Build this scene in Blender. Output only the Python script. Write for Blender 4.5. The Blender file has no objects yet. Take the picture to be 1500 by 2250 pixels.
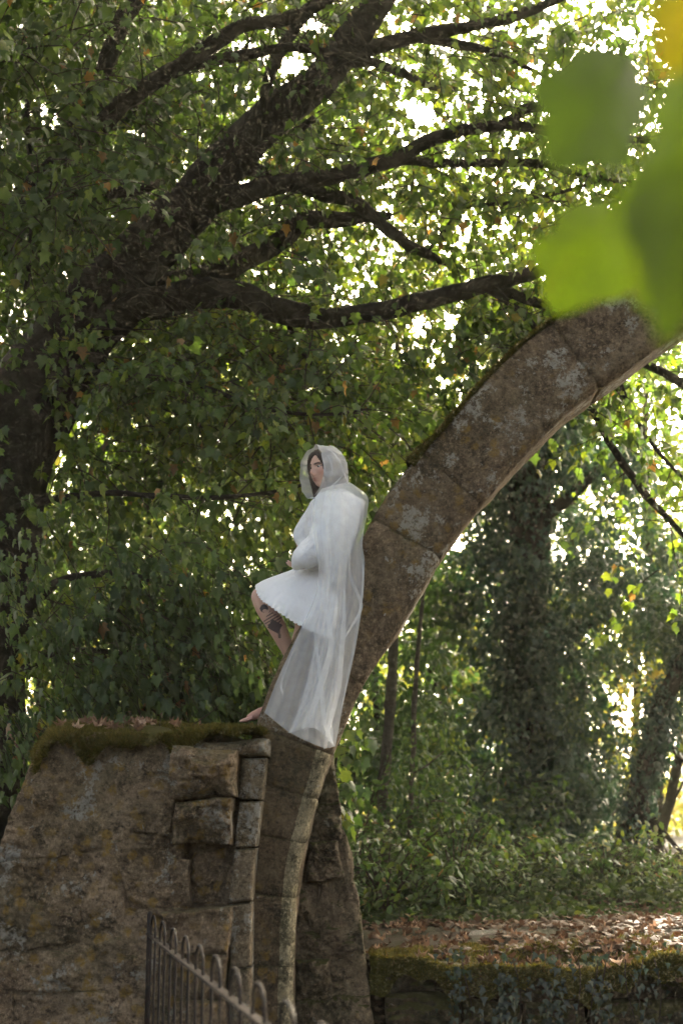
import bpy, math, random
import numpy as np
from mathutils import Vector, Matrix

random.seed(7)
RNG = np.random.default_rng(11)
scene = bpy.context.scene
COL = scene.collection
R = math.radians

# ------------------------------------------------------------------ camera
CAM = np.array([0.0, 0.0, 1.6])
PITCH = R(12.2)
LENS = 50.0
F = LENS / 36.0 * 2250.0
FWD = np.array([0, math.cos(PITCH), math.sin(PITCH)])
UP = np.array([0, -math.sin(PITCH), math.cos(PITCH)])
RT = np.array([1.0, 0, 0])
cam = bpy.data.cameras.new('camera')
cam.sensor_fit = 'VERTICAL'
cam.sensor_height = 36.0
cam.sensor_width = 24.0
cam.lens = LENS
cam.clip_start = 0.05
cam.clip_end = 2000
cam.dof.use_dof = True
cam.dof.focus_distance = 8.5
cam.dof.aperture_fstop = 1.9
cam.dof.aperture_blades = 0
camo = bpy.data.objects.new('camera', cam)
COL.objects.link(camo)
camo.location = CAM
camo.rotation_euler = (math.pi / 2 + PITCH, 0, 0)
scene.camera = camo

# ------------------------------------------------------------------ world and sun
SUN_EL, SUN_AZ = R(33.0), R(16.0)
world = bpy.data.worlds.new('World')
scene.world = world
world.use_nodes = True
wn = world.node_tree
sky = wn.nodes.new('ShaderNodeTexSky')
sky.sky_type = 'NISHITA'
sky.sun_disc = False
sky.sun_elevation = SUN_EL
sky.sun_rotation = SUN_AZ
sky.air_density = 0.2
sky.dust_density = 7.0
sky.ozone_density = 0.7
bg = wn.nodes['Background']
bg.inputs['Strength'].default_value = 0.15
tint = wn.nodes.new('ShaderNodeMixRGB')      # warms the overall tone: the same tint over the whole sky
tint.blend_type = 'MULTIPLY'
tint.inputs['Fac'].default_value = 1.0
tint.inputs['Color2'].default_value = (1.06, 1.0, .79, 1)
wn.links.new(sky.outputs['Color'], tint.inputs['Color1'])
wn.links.new(tint.outputs['Color'], bg.inputs['Color'])
sun = bpy.data.lights.new('sun', 'SUN')
sun.energy = 4.5
sun.angle = R(0.6)
sun.color = (1.0, 0.9, 0.74)
suno = bpy.data.objects.new('sun', sun)
COL.objects.link(suno)
sd = Vector((math.sin(SUN_AZ) * math.cos(SUN_EL), math.cos(SUN_AZ) * math.cos(SUN_EL), math.sin(SUN_EL)))
suno.rotation_euler = sd.to_track_quat('Z', 'Y').to_euler()
suno.location = (4, 30, 20)

vs = scene.view_settings
vs.view_transform = 'Standard'
vs.look = 'None'
vs.exposure = 3.27
vs.gamma = 1.0
vs.use_curve_mapping = False
scene.render.engine = 'CYCLES'
cy = scene.cycles
cy.max_bounces = 6
cy.diffuse_bounces = 3
cy.glossy_bounces = 2
cy.transmission_bounces = 4
cy.transparent_max_bounces = 40
cy.caustics_reflective = False
cy.caustics_refractive = False
cy.use_denoising = True
cy.sample_clamp_indirect = 6.0
cy.use_adaptive_sampling = True
cy.adaptive_threshold = 0.03

# ------------------------------------------------------------------ projection helpers
def P(px, py, Y):
    d = FWD + (px - 750) / F * RT + (1125 - py) / F * UP
    return CAM + d * (Y / d[1])

def mpp(px, py, Y):
    """metres that one photograph pixel covers at that place"""
    d = FWD + (px - 750) / F * RT + (1125 - py) / F * UP
    return (Y / d[1]) / F

def proj(p):
    q = np.asarray(p) - CAM
    zc = q @ FWD
    zc = np.where(np.abs(zc) < 1e-4, 1e-4, zc)
    return 750 + F * (q @ RT) / zc, 1125 - F * (q @ UP) / zc, zc

def unit(v):
    v = np.asarray(v, float)
    return v / np.maximum(np.linalg.norm(v, axis=-1, keepdims=True), 1e-9)

# cheap smooth noise: sums of sines along random directions, several octaves
_NR = np.random.default_rng(5)
_ND = [(unit(_NR.normal(size=(9, 3))) * (2 ** o) * _NR.uniform(.75, 1.3, (9, 1)), _NR.uniform(0, 6.28, 9)) for o in range(6)]
def fbm(p, scale=1.0, octv=4, seed=0.0):
    p = np.asarray(p, float) * scale * 2.2 + seed * 3.17
    out = 0.0
    amp = 1.0
    for o in range(octv):
        k, ph = _ND[o]
        w = p + 0.35 * np.sin(p[..., [1, 2, 0]] * (1.7 * 2 ** o) + seed)
        out = out + amp * np.sin(w @ k.T + ph).mean(-1) * 1.9
        amp *= 0.5
    return out

# ------------------------------------------------------------------ object helpers
def tag(o, label=None, cat=None, group=None, kind=None):
    if label: o['label'] = label
    if cat: o['category'] = cat
    if group: o['group'] = group
    if kind: o['kind'] = kind
    return o

def link(name, mesh, parent=None, mats=()):
    o = bpy.data.objects.new(name, mesh)
    COL.objects.link(o)
    if parent is not None:
        o.parent = parent
    for m in mats:
        if mesh is not None and m is not None:
            mesh.materials.append(m)
    return o

def empty(name, loc=(0, 0, 0)):
    o = bpy.data.objects.new(name, None)
    COL.objects.link(o)
    o.location = loc
    o.empty_display_size = 0.2
    bpy.context.view_layer.update() if False else None
    return o

def local(parent, v):
    """parents are only ever translated: world points to the parent's own space"""
    v = np.asarray(v, float)
    while parent is not None:
        v = v - np.array(parent.location)
        parent = parent.parent
    return v

def mesh_np(name, verts, faces_flat, counts, smooth=True, attrs=None, fmat=None):
    me = bpy.data.meshes.new(name)
    verts = np.ascontiguousarray(verts, np.float32)
    faces_flat = np.ascontiguousarray(faces_flat, np.int32)
    counts = np.ascontiguousarray(counts, np.int32)
    me.vertices.add(len(verts)); me.vertices.foreach_set('co', verts.ravel())
    me.loops.add(len(faces_flat)); me.loops.foreach_set('vertex_index', faces_flat)
    me.polygons.add(len(counts))
    st = np.zeros(len(counts), np.int32); st[1:] = np.cumsum(counts)[:-1]
    me.polygons.foreach_set('loop_start', st)
    me.polygons.foreach_set('loop_total', counts)
    if fmat is not None:
        me.polygons.foreach_set('material_index', np.ascontiguousarray(fmat, np.int32))
    me.update(calc_edges=True)
    me.polygons.foreach_set('use_smooth', np.full(len(counts), smooth))
    for k, a in (attrs or {}).items():
        at = me.attributes.new(k, 'FLOAT', 'POINT')
        at.data.foreach_set('value', np.ascontiguousarray(a, np.float32))
    me.validate()
    return me

def mesh_faces(name, verts, faces, smooth=True, attrs=None, fmat=None):
    flat = np.fromiter((i for f in faces for i in f), np.int32)
    cnt = np.fromiter((len(f) for f in faces), np.int32)
    return mesh_np(name, verts, flat, cnt, smooth, attrs, fmat)

def obj(name, verts, faces, mat, parent=None, smooth=True, attrs=None, fmat=None):
    me = mesh_faces(name, local(parent, verts), faces, smooth, attrs, fmat)
    mats = mat if isinstance(mat, (list, tuple)) else [mat]
    return link(name, me, parent, mats)

def catmull(pts, n):
    """pts (k,d): smooth curve through them with n samples per span"""
    p = np.asarray(pts, float)
    if len(p) == 2:
        t = np.linspace(0, 1, n + 1)[:, None]
        return p[0] * (1 - t) + p[1] * t
    q = np.vstack([2 * p[0] - p[1], p, 2 * p[-1] - p[-2]])
    out = []
    for i in range(1, len(q) - 2):
        a, b, c, d = q[i - 1], q[i], q[i + 1], q[i + 2]
        for t in np.linspace(0, 1, n, endpoint=False):
            out.append(0.5 * (2 * b + (c - a) * t + (2 * a - 5 * b + 4 * c - d) * t * t + (3 * b - a - 3 * c + d) * t ** 3))
    out.append(p[-1])
    return np.array(out)

def tube_geo(path, rad, sides=8, cap=True, gnarl=0.0, seed=0.0, squash=None):
    path = np.asarray(path, float); rad = np.asarray(rad, float)
    n = len(path)
    tan = np.gradient(path, axis=0); tan = unit(tan)
    ref = np.array([0, 1.0, 0]) if abs(tan[0][1]) < 0.8 else np.array([1.0, 0, 0])
    V = []
    a = np.arange(sides) / sides * 2 * math.pi
    u = unit(np.cross(tan[0], ref))
    for i in range(n):
        u = unit(u - tan[i] * (u @ tan[i]))
        w = np.cross(tan[i], u)
        r = rad[i]
        ring = path[i] + (np.cos(a)[:, None] * u + np.sin(a)[:, None] * w) * r
        V.append(ring)
    V = np.vstack(V)
    if gnarl:
        c = np.repeat(path, sides, axis=0)
        rr = np.repeat(rad, sides)[:, None]
        nz = fbm(V, 1.0 / max(rad.mean() * 4, .02), 3, seed)[:, None]
        V = V + unit(V - c) * rr * gnarl * nz
    Fc = []
    for i in range(n - 1):
        for j in range(sides):
            k = (j + 1) % sides
            Fc.append((i * sides + j, i * sides + k, (i + 1) * sides + k, (i + 1) * sides + j))
    if cap:
        Fc.append(tuple(range(sides))[::-1])
        Fc.append(tuple((n - 1) * sides + j for j in range(sides)))
    return V, Fc

def merge(parts):
    V, Fc, o = [], [], 0
    for v, f in parts:
        V.append(np.asarray(v)); Fc += [tuple(i + o for i in q) for q in f]; o += len(v)
    return np.vstack(V), Fc

def box_geo(c, s, rot=None):
    c = np.asarray(c, float); s = np.asarray(s, float) / 2
    v = np.array([[x, y, z] for x in (-1, 1) for y in (-1, 1) for z in (-1, 1)], float) * s
    if rot is not None: v = v @ np.asarray(rot).T
    f = [(0, 1, 3, 2), (4, 6, 7, 5), (0, 4, 5, 1), (2, 3, 7, 6), (0, 2, 6, 4), (1, 5, 7, 3)]
    return v + c, f

# ------------------------------------------------------------------ materials
class NT:
    def __init__(s, name):
        s.m = bpy.data.materials.new(name); s.m.use_nodes = True
        s.t = s.m.node_tree
        s.t.nodes.clear()
        s.out = s.t.nodes.new('ShaderNodeOutputMaterial')
    def n(s, typ, ins=None, **kw):
        nd = s.t.nodes.new('ShaderNode' + typ)
        for k, v in kw.items(): setattr(nd, k, v)
        for k, v in (ins or {}).items():
            sock = nd.inputs[k]
            if hasattr(v, 'is_linked') or isinstance(v, bpy.types.NodeSocket): s.t.links.new(v, sock)
            else: sock.default_value = v
        return nd
    def noise(s, vec, scale, detail=6, rough=.55, dist=0.0):
        return s.n('TexNoise', {'Vector': vec, 'Scale': scale, 'Detail': detail, 'Roughness': rough, 'Distortion': dist}).outputs['Fac']
    def ramp(s, fac, stops, interp='LINEAR'):
        nd = s.n('ValToRGB', {'Fac': fac}); cr = nd.color_ramp; cr.interpolation = interp
        while len(cr.elements) < len(stops): cr.elements.new(0.5)
        for e, (p, c) in zip(cr.elements, stops):
            e.position = p
            e.color = (c, c, c, 1) if not isinstance(c, (tuple, list)) else (*c, 1)
        return nd.outputs['Color']
    def mix(s, fac, a, b, blend='MIX'):
        nd = s.n('MixRGB', {'Fac': fac}, blend_type=blend)
        for k, v in (('Color1', a), ('Color2', b)):
            if isinstance(v, bpy.types.NodeSocket): s.t.links.new(v, nd.inputs[k])
            else: nd.inputs[k].default_value = (*v, 1)
        return nd.outputs['Color']
    def math(s, op, a, b=0.0, clamp=False):
        nd = s.n('Math', operation=op, use_clamp=clamp)
        for i, v in enumerate((a, b)):
            if isinstance(v, bpy.types.NodeSocket): s.t.links.new(v, nd.inputs[i])
            else: nd.inputs[i].default_value = v
        return nd.outputs[0]
    def done(s, sh):
        s.t.links.new(sh, s.out.inputs['Surface']); return s.m

def stone_mat(name, dark, mid, light, white=.5, ochre=.5, moss=.3, green=.2):
    dark, mid, light = [tuple(c * k_ for c, k_ in zip(q, (2.15, 1.9, 1.62))) for q in (dark, mid, light)]
    t = NT(name)
    pos = t.n('NewGeometry').outputs['Position']
    nrm = t.n('SeparateXYZ', {'Vector': t.n('NewGeometry').outputs['Normal']}).outputs['Z']
    rnd = t.n('ObjectInfo').outputs['Random']
    big = t.noise(pos, 1.8, 9, .68, .3)
    col = t.ramp(big, [(.33, dark), (.5, mid), (.66, light)])
    mot = t.noise(pos, 8, 9, .82, .2)
    col = t.mix(t.ramp(mot, [(.50, 0.0), (.62, .9)]), col, light)
    col = t.mix(t.ramp(mot, [(.38, 1.0), (.48, 0.0)]), col, tuple(c * .4 for c in dark))  # dark pits put into the colour for the shade of hollows
    speck = t.noise(pos, 40, 6, .85)
    col = t.mix(t.ramp(speck, [(.52, 0.0), (.64, .85)]), col, tuple(c * 1.5 for c in light))
    col = t.mix(t.ramp(speck, [(.36, .95), (.47, 0.0)]), col, tuple(c * .35 for c in dark))  # finer dark pits, hollows painted the same way
    # brown-red iron staining, green algae film
    col = t.mix(t.math('MULTIPLY', t.ramp(t.noise(pos, 3.1, 5, .6, .8), [(.5, 0.0), (.7, .5)]), .8), col, (.115, .07, .04))
    col = t.mix(t.math('MULTIPLY', t.ramp(t.noise(pos, 1.7, 5, .6, .5), [(.42, 0.0), (.68, 1.0)]), green), col, (.05, .06, .026))
    # ochre lichen rosettes
    v = t.n('TexVoronoi', {'Vector': t.n('VectorMath', {0: pos, 1: t.n('VectorMath', {0: t.n('TexNoise', {'Vector': pos, 'Scale': 22.0, 'Detail': 3.0}).outputs['Color'], 'Scale': .07}, operation='SCALE').outputs[0]}, operation='ADD').outputs[0], 'Scale': 11.0, 'Randomness': 1.0})
    ros = t.ramp(v.outputs['Distance'], [(.24, 1.0), (.40, 0.0)])
    where = t.ramp(t.noise(pos, 1.9, 4, .6, .3), [(.60 - .2 * ochre, 0.0), (.70 - .2 * ochre, 1.0)])
    fray = t.ramp(t.noise(pos, 60, 4, .7), [(.38, 0.0), (.55, 1.0)])
    oc = t.math('MULTIPLY', t.math('MULTIPLY', ros, where), t.math('ADD', t.math('MULTIPLY', fray, .7), .2))
    col = t.mix(t.math('MULTIPLY', oc, min(1.0, ochre * 1.6)), col, t.mix(t.noise(pos, 30, 3), (.21, .125, .02), (.33, .215, .06)))
    # white crustose lichen
    w1 = t.ramp(t.noise(pos, 3.4, 12, .74, .1), [(.69 - .15 * white, 0.0), (.71 - .15 * white, 1.0)])
    w2 = t.ramp(t.noise(pos, 30, 6, .8), [(.44, 0.0), (.52, 1.0)])
    wh = t.math('MULTIPLY', w1, w2)
    w3 = t.ramp(t.noise(pos, 15, 3, .5, .3), [(.705, 0.0), (.72, 1.0)])
    wh = t.math('MAXIMUM', wh, t.math('MULTIPLY', w3, .9))
    col = t.mix(t.math('MULTIPLY', wh, min(1.0, .5 + white * .5)), col, t.mix(t.noise(pos, 25, 4), (.27, .255, .21), (.45, .43, .37)))
    # moss clinging to faces that look up
    up = t.ramp(t.math('ADD', nrm, t.math('MULTIPLY', t.math('SUBTRACT', t.noise(pos, 9, 5, .65), .5), 1.3)), [(.55 - .25 * moss, 0.0), (.8 - .25 * moss, 1.0)])
    col = t.mix(t.math('MULTIPLY', up, min(1.0, moss * 2)), col, t.mix(t.noise(pos, 55, 4), (.028, .03, .006), (.085, .078, .016)))
    tone = t.math('ADD', t.math('MULTIPLY', rnd, .22), .89)
    col = t.mix(1.0, col, t.n('CombineColor', {'Red': tone, 'Green': tone, 'Blue': tone}).outputs[0], 'MULTIPLY')
    b1 = t.n('Bump', {'Height': t.noise(pos, 11, 10, .78, .3), 'Strength': 1.0, 'Distance': .07})
    b2 = t.n('Bump', {'Height': t.noise(pos, 70, 5, .75), 'Strength': .7, 'Distance': .010, 'Normal': b1.outputs['Normal']})
    b3 = t.n('Bump', {'Height': wh, 'Strength': .4, 'Distance': .004, 'Normal': b2.outputs['Normal']})
    return t.done(t.n('BsdfPrincipled', {'Base Color': col, 'Roughness': .93, 'Normal': b3.outputs['Normal'], 'Specular IOR Level': .25}).outputs[0])

def leaf_mat(name, c_dark, c_mid, c_yel, c_dry=None, trans=.45, rough=.45, spec=.4, dry_at=.93):
    """tint attribute: 0..dry_at greens to yellow, above that dry brown"""
    t = NT(name)
    a = t.n('Attribute', attribute_name='tint').outputs['Fac']
    stops = [(0.0, c_dark), (.45, c_mid), (dry_at - .06, c_yel), (dry_at, c_dry or c_yel)]
    col = t.ramp(a, stops)
    pos = t.n('NewGeometry').outputs['Position']
    col = t.mix(t.ramp(t.noise(pos, 45, 3), [(.35, .35), (.65, 0.0)]), col, c_dark)
    pr = t.n('BsdfPrincipled', {'Base Color': col, 'Roughness': rough, 'Specular IOR Level': spec}).outputs[0]
    hot = t.n('HueSaturation', {'Hue': .487, 'Saturation': 1.15, 'Value': 1.55, 'Color': col}).outputs[0]
    tr = t.n('BsdfTranslucent', {'Color': hot}).outputs[0]
    return t.done(t.n('MixShader', {0: trans, 1: pr, 2: tr}).outputs[0])

def bark_mat(name, c1, c2, scale=1.0, green=.2):
    t = NT(name)
    pos = t.n('NewGeometry').outputs['Position']
    n1 = t.noise(pos, 5 * scale, 7, .65, .5)
    n2 = t.noise(pos, 26 * scale, 6, .7, .3)
    col = t.ramp(n2, [(.3, c1), (.68, c2)])
    col = t.mix(t.ramp(n1, [(.45, 0.0), (.7, green)]), col, (.04, .05, .018))
    b = t.n('Bump', {'Height': n2, 'Strength': 1.0, 'Distance': .06})
    return t.done(t.n('BsdfPrincipled', {'Base Color': col, 'Roughness': .92, 'Normal': b.outputs[0], 'Specular IOR Level': .2}).outputs[0])

M = {}
M['stone'] = stone_mat('weathered_stone', (.050, .038, .025), (.098, .078, .055), (.165, .138, .104), .85, .95, .25, .45)
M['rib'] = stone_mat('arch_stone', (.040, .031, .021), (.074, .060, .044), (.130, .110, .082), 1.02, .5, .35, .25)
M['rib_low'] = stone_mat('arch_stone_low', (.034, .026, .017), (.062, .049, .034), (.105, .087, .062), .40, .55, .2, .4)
M['pale'] = stone_mat('lichened_edge', (.06, .058, .036), (.13, .125, .088), (.24, .23, .17), .7, .3, .1, .3)
M['shaft'] = stone_mat('shaft_stone', (.050, .043, .029), (.092, .080, .058), (.155, .138, .104), 1.25, .4, .2, .4)
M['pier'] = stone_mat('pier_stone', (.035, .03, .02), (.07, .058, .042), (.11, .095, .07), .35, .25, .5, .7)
M['mortar'] = stone_mat('mortar', (.04, .034, .024), (.075, .062, .045), (.12, .10, .078), .3, .3, .4, .6)
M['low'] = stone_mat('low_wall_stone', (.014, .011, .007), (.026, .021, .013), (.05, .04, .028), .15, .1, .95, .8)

def soil_mat():
    t = NT('leaf_litter_soil')
    pos = t.n('NewGeometry').outputs['Position']
    n1 = t.noise(pos, 3, 7, .65); n2 = t.noise(pos, 38, 6, .75)
    col = t.ramp(n2, [(.3, (.016, .011, .006)), (.55, (.04, .027, .016)), (.75, (.085, .058, .036))])
    col = t.mix(t.ramp(n1, [(.42, 0.0), (.55, .85)]), col, (.022, .025, .007))
    b = t.n('Bump', {'Height': n2, 'Strength': 1.0, 'Distance': .08})
    return t.done(t.n('BsdfPrincipled', {'Base Color': col, 'Roughness': .95, 'Normal': b.outputs[0], 'Specular IOR Level': .15}).outputs[0])
M['soil'] = soil_mat()

def moss_mat():
    t = NT('moss')
    pos = t.n('NewGeometry').outputs['Position']
    n2 = t.noise(pos, 60, 5, .75); n1 = t.noise(pos, 6, 5, .6)
    col = t.ramp(n2, [(.3, (.022, .022, .005)), (.55, (.062, .06, .012)), (.78, (.13, .115, .03))])
    col = t.mix(t.ramp(n1, [(.5, 0.0), (.68, .8)]), col, (.05, .034, .018))
    b = t.n('Bump', {'Height': n2, 'Strength': 1.0, 'Distance': .02})
    return t.done(t.n('BsdfPrincipled', {'Base Color': col, 'Roughness': .95, 'Normal': b.outputs[0], 'Specular IOR Level': .1}).outputs[0])
M['moss'] = moss_mat()
M['moss_blade'] = leaf_mat('moss_blade', (.03, .032, .006), (.075, .07, .014), (.15, .125, .035), (.12, .07, .03), .3, .8, .1)
M['bark'] = bark_mat('dark_bark', (.013, .010, .0065), (.036, .028, .019), 1.0, .3)
M['bark_pale'] = bark_mat('pale_bark', (.05, .042, .03), (.13, .115, .09), 1.4, .3)
M['twig'] = bark_mat('twig_bark', (.03, .022, .014), (.06, .045, .03), 2.0, .1)
M['maple'] = leaf_mat('maple_leaf', (.034, .064, .015), (.072, .122, .024), (.16, .20, .032), (.18, .11, .035), .54, .42, .45)
M['drape'] = leaf_mat('shade_leaf', (.040, .070, .024), (.076, .122, .032), (.16, .20, .034), (.19, .12, .045), .50, .42, .35)
M['ivy'] = leaf_mat('ivy_leaf', (.020, .048, .025), (.036, .080, .042), (.08, .13, .035), None, .36, .36, .7)
M['under'] = leaf_mat('shrub_leaf', (.030, .062, .018), (.058, .108, .027), (.14, .18, .034), (.19, .12, .04), .48, .42, .5)
M['floor_leaf'] = leaf_mat('floor_leaf', (.020, .034, .012), (.040, .062, .018), (.09, .11, .025), None, .35, .6, .15)
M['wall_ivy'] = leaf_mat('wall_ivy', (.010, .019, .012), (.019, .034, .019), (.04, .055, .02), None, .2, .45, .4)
M['far'] = leaf_mat('far_leaf', (.038, .070, .020), (.080, .130, .030), (.19, .21, .042), (.22, .14, .045), .55, .5, .3)
M['front_leaf'] = leaf_mat('front_leaf', (.018, .032, .006), (.044, .076, .008), (.15, .12, .012), None, .5, .5, .3)
M['dry'] = leaf_mat('dry_leaf', (.05, .029, .016), (.13, .084, .052), (.29, .195, .125), (.42, .32, .235), .2, .7, .2)

def iron_mat():
    t = NT('rusty_iron')
    pos = t.n('NewGeometry').outputs['Position']
    n = t.noise(pos, 40, 6, .7)
    r = t.ramp(n, [(.42, 0.0), (.6, 1.0)])
    col = t.mix(r, (.008, .007, .006), (.024, .014, .009))
    b = t.n('Bump', {'Height': n, 'Strength': .4, 'Distance': .004})
    return t.done(t.n('BsdfPrincipled', {'Base Color': col, 'Roughness': t.math('ADD', t.math('MULTIPLY', r, .3), .5), 'Metallic': 0.0, 'Specular IOR Level': .25, 'Normal': b.outputs[0]}).outputs[0])
M['iron'] = iron_mat()

# ------------------------------------------------------------------ terrain
def ground_h(x, y):
    x = np.asarray(x, float); y = np.asarray(y, float)
    def ss(a, b, v):
        t = np.clip((v - a) / (b - a), 0, 1); return t * t * (3 - 2 * t)
    back = 0.80 + .05 * np.clip(y - 11, 0, 30) * .35
    left = 1.15 * ss(-1.6, -3.2, x) * ss(8.2, 10.0, y)
    h = (back + left * .7) * ss(8.55, 9.25, y)
    p = np.stack([x, y, 0 * x], -1)
    return h + (.05 * fbm(p, .35, 3) + .045 * fbm(p, 1.1, 3, 5.)) * ss(8.7, 9.6, y) + .012 * fbm(p, 1.5, 3)

def build_ground():
    ys = np.concatenate([np.linspace(-60, 6, 12), np.linspace(6.6, 8.4, 7), np.linspace(8.5, 13, 46), np.linspace(13.5, 30, 24), np.geomspace(32, 900, 16)])
    xs = np.concatenate([-np.geomspace(900, 8, 14), np.linspace(-7, 7, 96), np.geomspace(8, 900, 14)])
    X, Y = np.meshgrid(xs, ys)
    V = np.stack([X, Y, ground_h(X, Y)], -1).reshape(-1, 3)
    n, m = len(ys), len(xs)
    idx = np.arange(n * m).reshape(n, m)
    q = np.stack([idx[:-1, :-1], idx[:-1, 1:], idx[1:, 1:], idx[1:, :-1]], -1).reshape(-1, 4)
    o = link('ground', mesh_np('ground', V, q.ravel(), np.full(len(q), 4)), None, [M['soil']])
    tag(o, 'leaf strewn woodland floor behind the ruin', kind='structure')
build_ground()

# ------------------------------------------------------------------ stones
U9 = np.concatenate([[0, .012, .035], np.linspace(.07, .93, 25), [.965, .988, 1.0]])
def rub(p):
    """surface of weathered rubble: one continuous relief shared by all stones of the ruin"""
    return .036 * fbm(p, 1.1, 3, 1.) + .030 * fbm(p, 3.4, 4, 6.) + .016 * fbm(p, 11., 4, 9.) + .010 * fbm(p, 27., 3, 3.)
def warp(p):
    q = p.copy()
    q[..., 0] += .028 * fbm(p, 1.6, 3, 3.) + .010 * fbm(p, 6., 3, 13.); q[..., 2] += .024 * fbm(p, 1.6, 3, 4.) + .009 * fbm(p, 6., 3, 14.)
    return q
def stone(quad, yf, yb, mat, parent, name='stone', gap=.001, rough=1.0, pillow=.02, bulge=.01, tiltx=0., tiltz=0., wp=True):
    """an uneven block; quad = TL,TR,BR,BL in photograph pixels at depth yf"""
    seed = random.uniform(0, 50)
    TL, TR, BR, BL = [P(px, py, yf) for px, py in quad]
    W = np.linalg.norm(TR - TL); H = np.linalg.norm(BL - TL)
    U = U9; n = len(U)
    u2, v2 = np.meshgrid(U, U)
    u3, v3 = u2[..., None], v2[..., None]
    gu, gv = gap / W, gap / H
    uu, vv = gu + u3 * (1 - 2 * gu), gv + v3 * (1 - 2 * gv)
    g = (TL * (1 - uu) + TR * uu) * (1 - vv) + (BL * (1 - uu) + BR * uu) * vv
    eu = np.minimum(u2, 1 - u2) * W; ev = np.minimum(v2, 1 - v2) * H
    pl = pillow * np.clip(1 + .9 * fbm(g, 5, 2, seed), .25, 2.2)
    e = np.clip(np.minimum(eu, ev) / pl, 0, 1)
    rnd = (1 - np.sqrt(np.clip(1 - (1 - e) ** 2, 0, 1))) * pl * .9
    base = g.copy()
    if wp: g = warp(g)
    g[..., 1] += rnd - bulge * np.sin(np.pi * u2) * np.sin(np.pi * v2) + rough * (rub(base) + .008 * fbm(base, 4., 3, seed))
    g[..., 1] += (u2 - .5) * tiltx + (v2 - .5) * tiltz
    V = list(g.reshape(-1, 3))
    idx = np.arange(n * n).reshape(n, n)
    Fc = [(idx[i, j], idx[i + 1, j], idx[i + 1, j + 1], idx[i, j + 1]) for i in range(n - 1) for j in range(n - 1)]
    border = list(idx[0, :]) + list(idx[1:, -1]) + list(idx[-1, -2::-1]) + list(idx[-2:0:-1, 0])
    base = len(V)
    for b in border:
        p = V[b].copy(); p[1] = yb; V.append(p)
    k = len(border)
    for i in range(k):
        j = (i + 1) % k
        Fc.append((border[i], border[j], base + j, base + i))
    Fc.append(tuple(base + i for i in range(k))[::-1])
    Fc = [tuple(int(q) for q in f) for f in Fc]
    return obj(name, np.array(V), Fc, mat, parent)

def slab(outline, yf, yb, mat, parent, name, step=.035, rough=.02, seed=1.0, rings=26):
    """extruded outline (pixels at yf) with the same rubble relief: the mortared core between and over the stones"""
    pts = np.array([P(x, y, yf) for x, y in outline])
    out = []
    for a, b in zip(pts, np.roll(pts, -1, 0)):
        k = max(1, int(np.linalg.norm(b - a) / step))
        for t in np.arange(k) / k: out.append(a * (1 - t) + b * t)
    out = np.array(out); n = len(out)
    out += np.stack([fbm(out, 3.5, 4, seed), 0 * out[:, 0], fbm(out, 3.5, 4, seed + 5)], -1) * rough
    cen = out.mean(0)
    fr = np.linspace(1, .02, rings)
    V = [cen + (out - cen) * s_ for s_ in fr]
    V.append(cen[None])
    V = np.vstack(V)
    edge = np.concatenate([np.repeat(np.clip((1 - fr) * 8, 0, 1), n), [1]])
    V[:, 1] += rub(V) + .016 * fbm(V, 2.6, 4, seed + 20) + .03 * (1 - edge) ** 2
    bk = out.copy(); bk[:, 1] = yb
    V = np.vstack([V, bk]); Fc = []
    for r in range(rings - 1):
        for i in range(n):
            j = (i + 1) % n
            Fc.append((r * n + i, (r + 1) * n + i, (r + 1) * n + j, r * n + j))
    r = rings - 1; ce = rings * n
    for i in range(n): Fc.append((r * n + i, ce, r * n + (i + 1) % n))
    for i in range(n):
        j = (i + 1) % n
        Fc.append((i, j, ce + 1 + j, ce + 1 + i))
    Fc.append(tuple(ce + 1 + i for i in range(n))[::-1])
    return obj(name, V, Fc, mat, parent)

def moss_patch(name, rows, parent, blades=6000, blade=.022, mat=None, lift=.012, seed=0., density=None):
    """a moss cushion: grid of world points (rows x cols), lumpy, with short blades on it"""
    g = np.asarray(rows, float)
    n, m = g.shape[:2]
    du = np.gradient(g, axis=1); dv = np.gradient(g, axis=0)
    nor = unit(np.cross(du, dv)); 
    nor = np.where((nor[..., 2:3] - nor[..., 1:2]) < 0, -nor, nor)
    g = g + nor * (lift + .016 * fbm(g, 7, 4, seed)[..., None])
    idx = np.arange(n * m).reshape(n, m)
    q = np.stack([idx[:-1, :-1], idx[:-1, 1:], idx[1:, 1:], idx[1:, :-1]], -1).reshape(-1, 4)
    o = link(name, mesh_np(name, local(parent, g.reshape(-1, 3)), q.ravel(), np.full(len(q), 4)), parent, [M['moss']])
    # blades
    r = np.random.default_rng(int(seed * 10) + 3)
    a = r.uniform(0, n - 1.001, blades); b = r.uniform(0, m - 1.001, blades)
    i0 = a.astype(int); j0 = b.astype(int); fa = (a - i0)[:, None]; fb = (b - j0)[:, None]
    p = (g[i0, j0] * (1 - fa) + g[i0 + 1, j0] * fa) * (1 - fb) + (g[i0, j0 + 1] * (1 - fa) + g[i0 + 1, j0 + 1] * fa) * fb
    nn = unit(nor[i0, j0] + r.normal(0, .55, (blades, 3)))
    keep = fbm(p, 3.0, 3, seed + 2) > -.8
    p, nn = p[keep], nn[keep]; k = len(p)
    h = blade * r.uniform(.5, 1.4, k)[:, None]
    side = unit(np.cross(nn, r.normal(size=(k, 3)))) * .0035
    V = np.stack([p - side, p + side, p + nn * h + r.normal(0, .004, (k, 3))], 1).reshape(-1, 3)
    tint = np.repeat(np.clip(r.normal(.45, .25, k), 0, 1), 3)
    me = mesh_np('moss_blades', local(parent, V), np.arange(k * 3), np.full(k, 3), False, {'tint': tint})
    tag(link('moss_tufts', me, parent, [M['moss_blade']]), kind='stuff')
    return o

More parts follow.
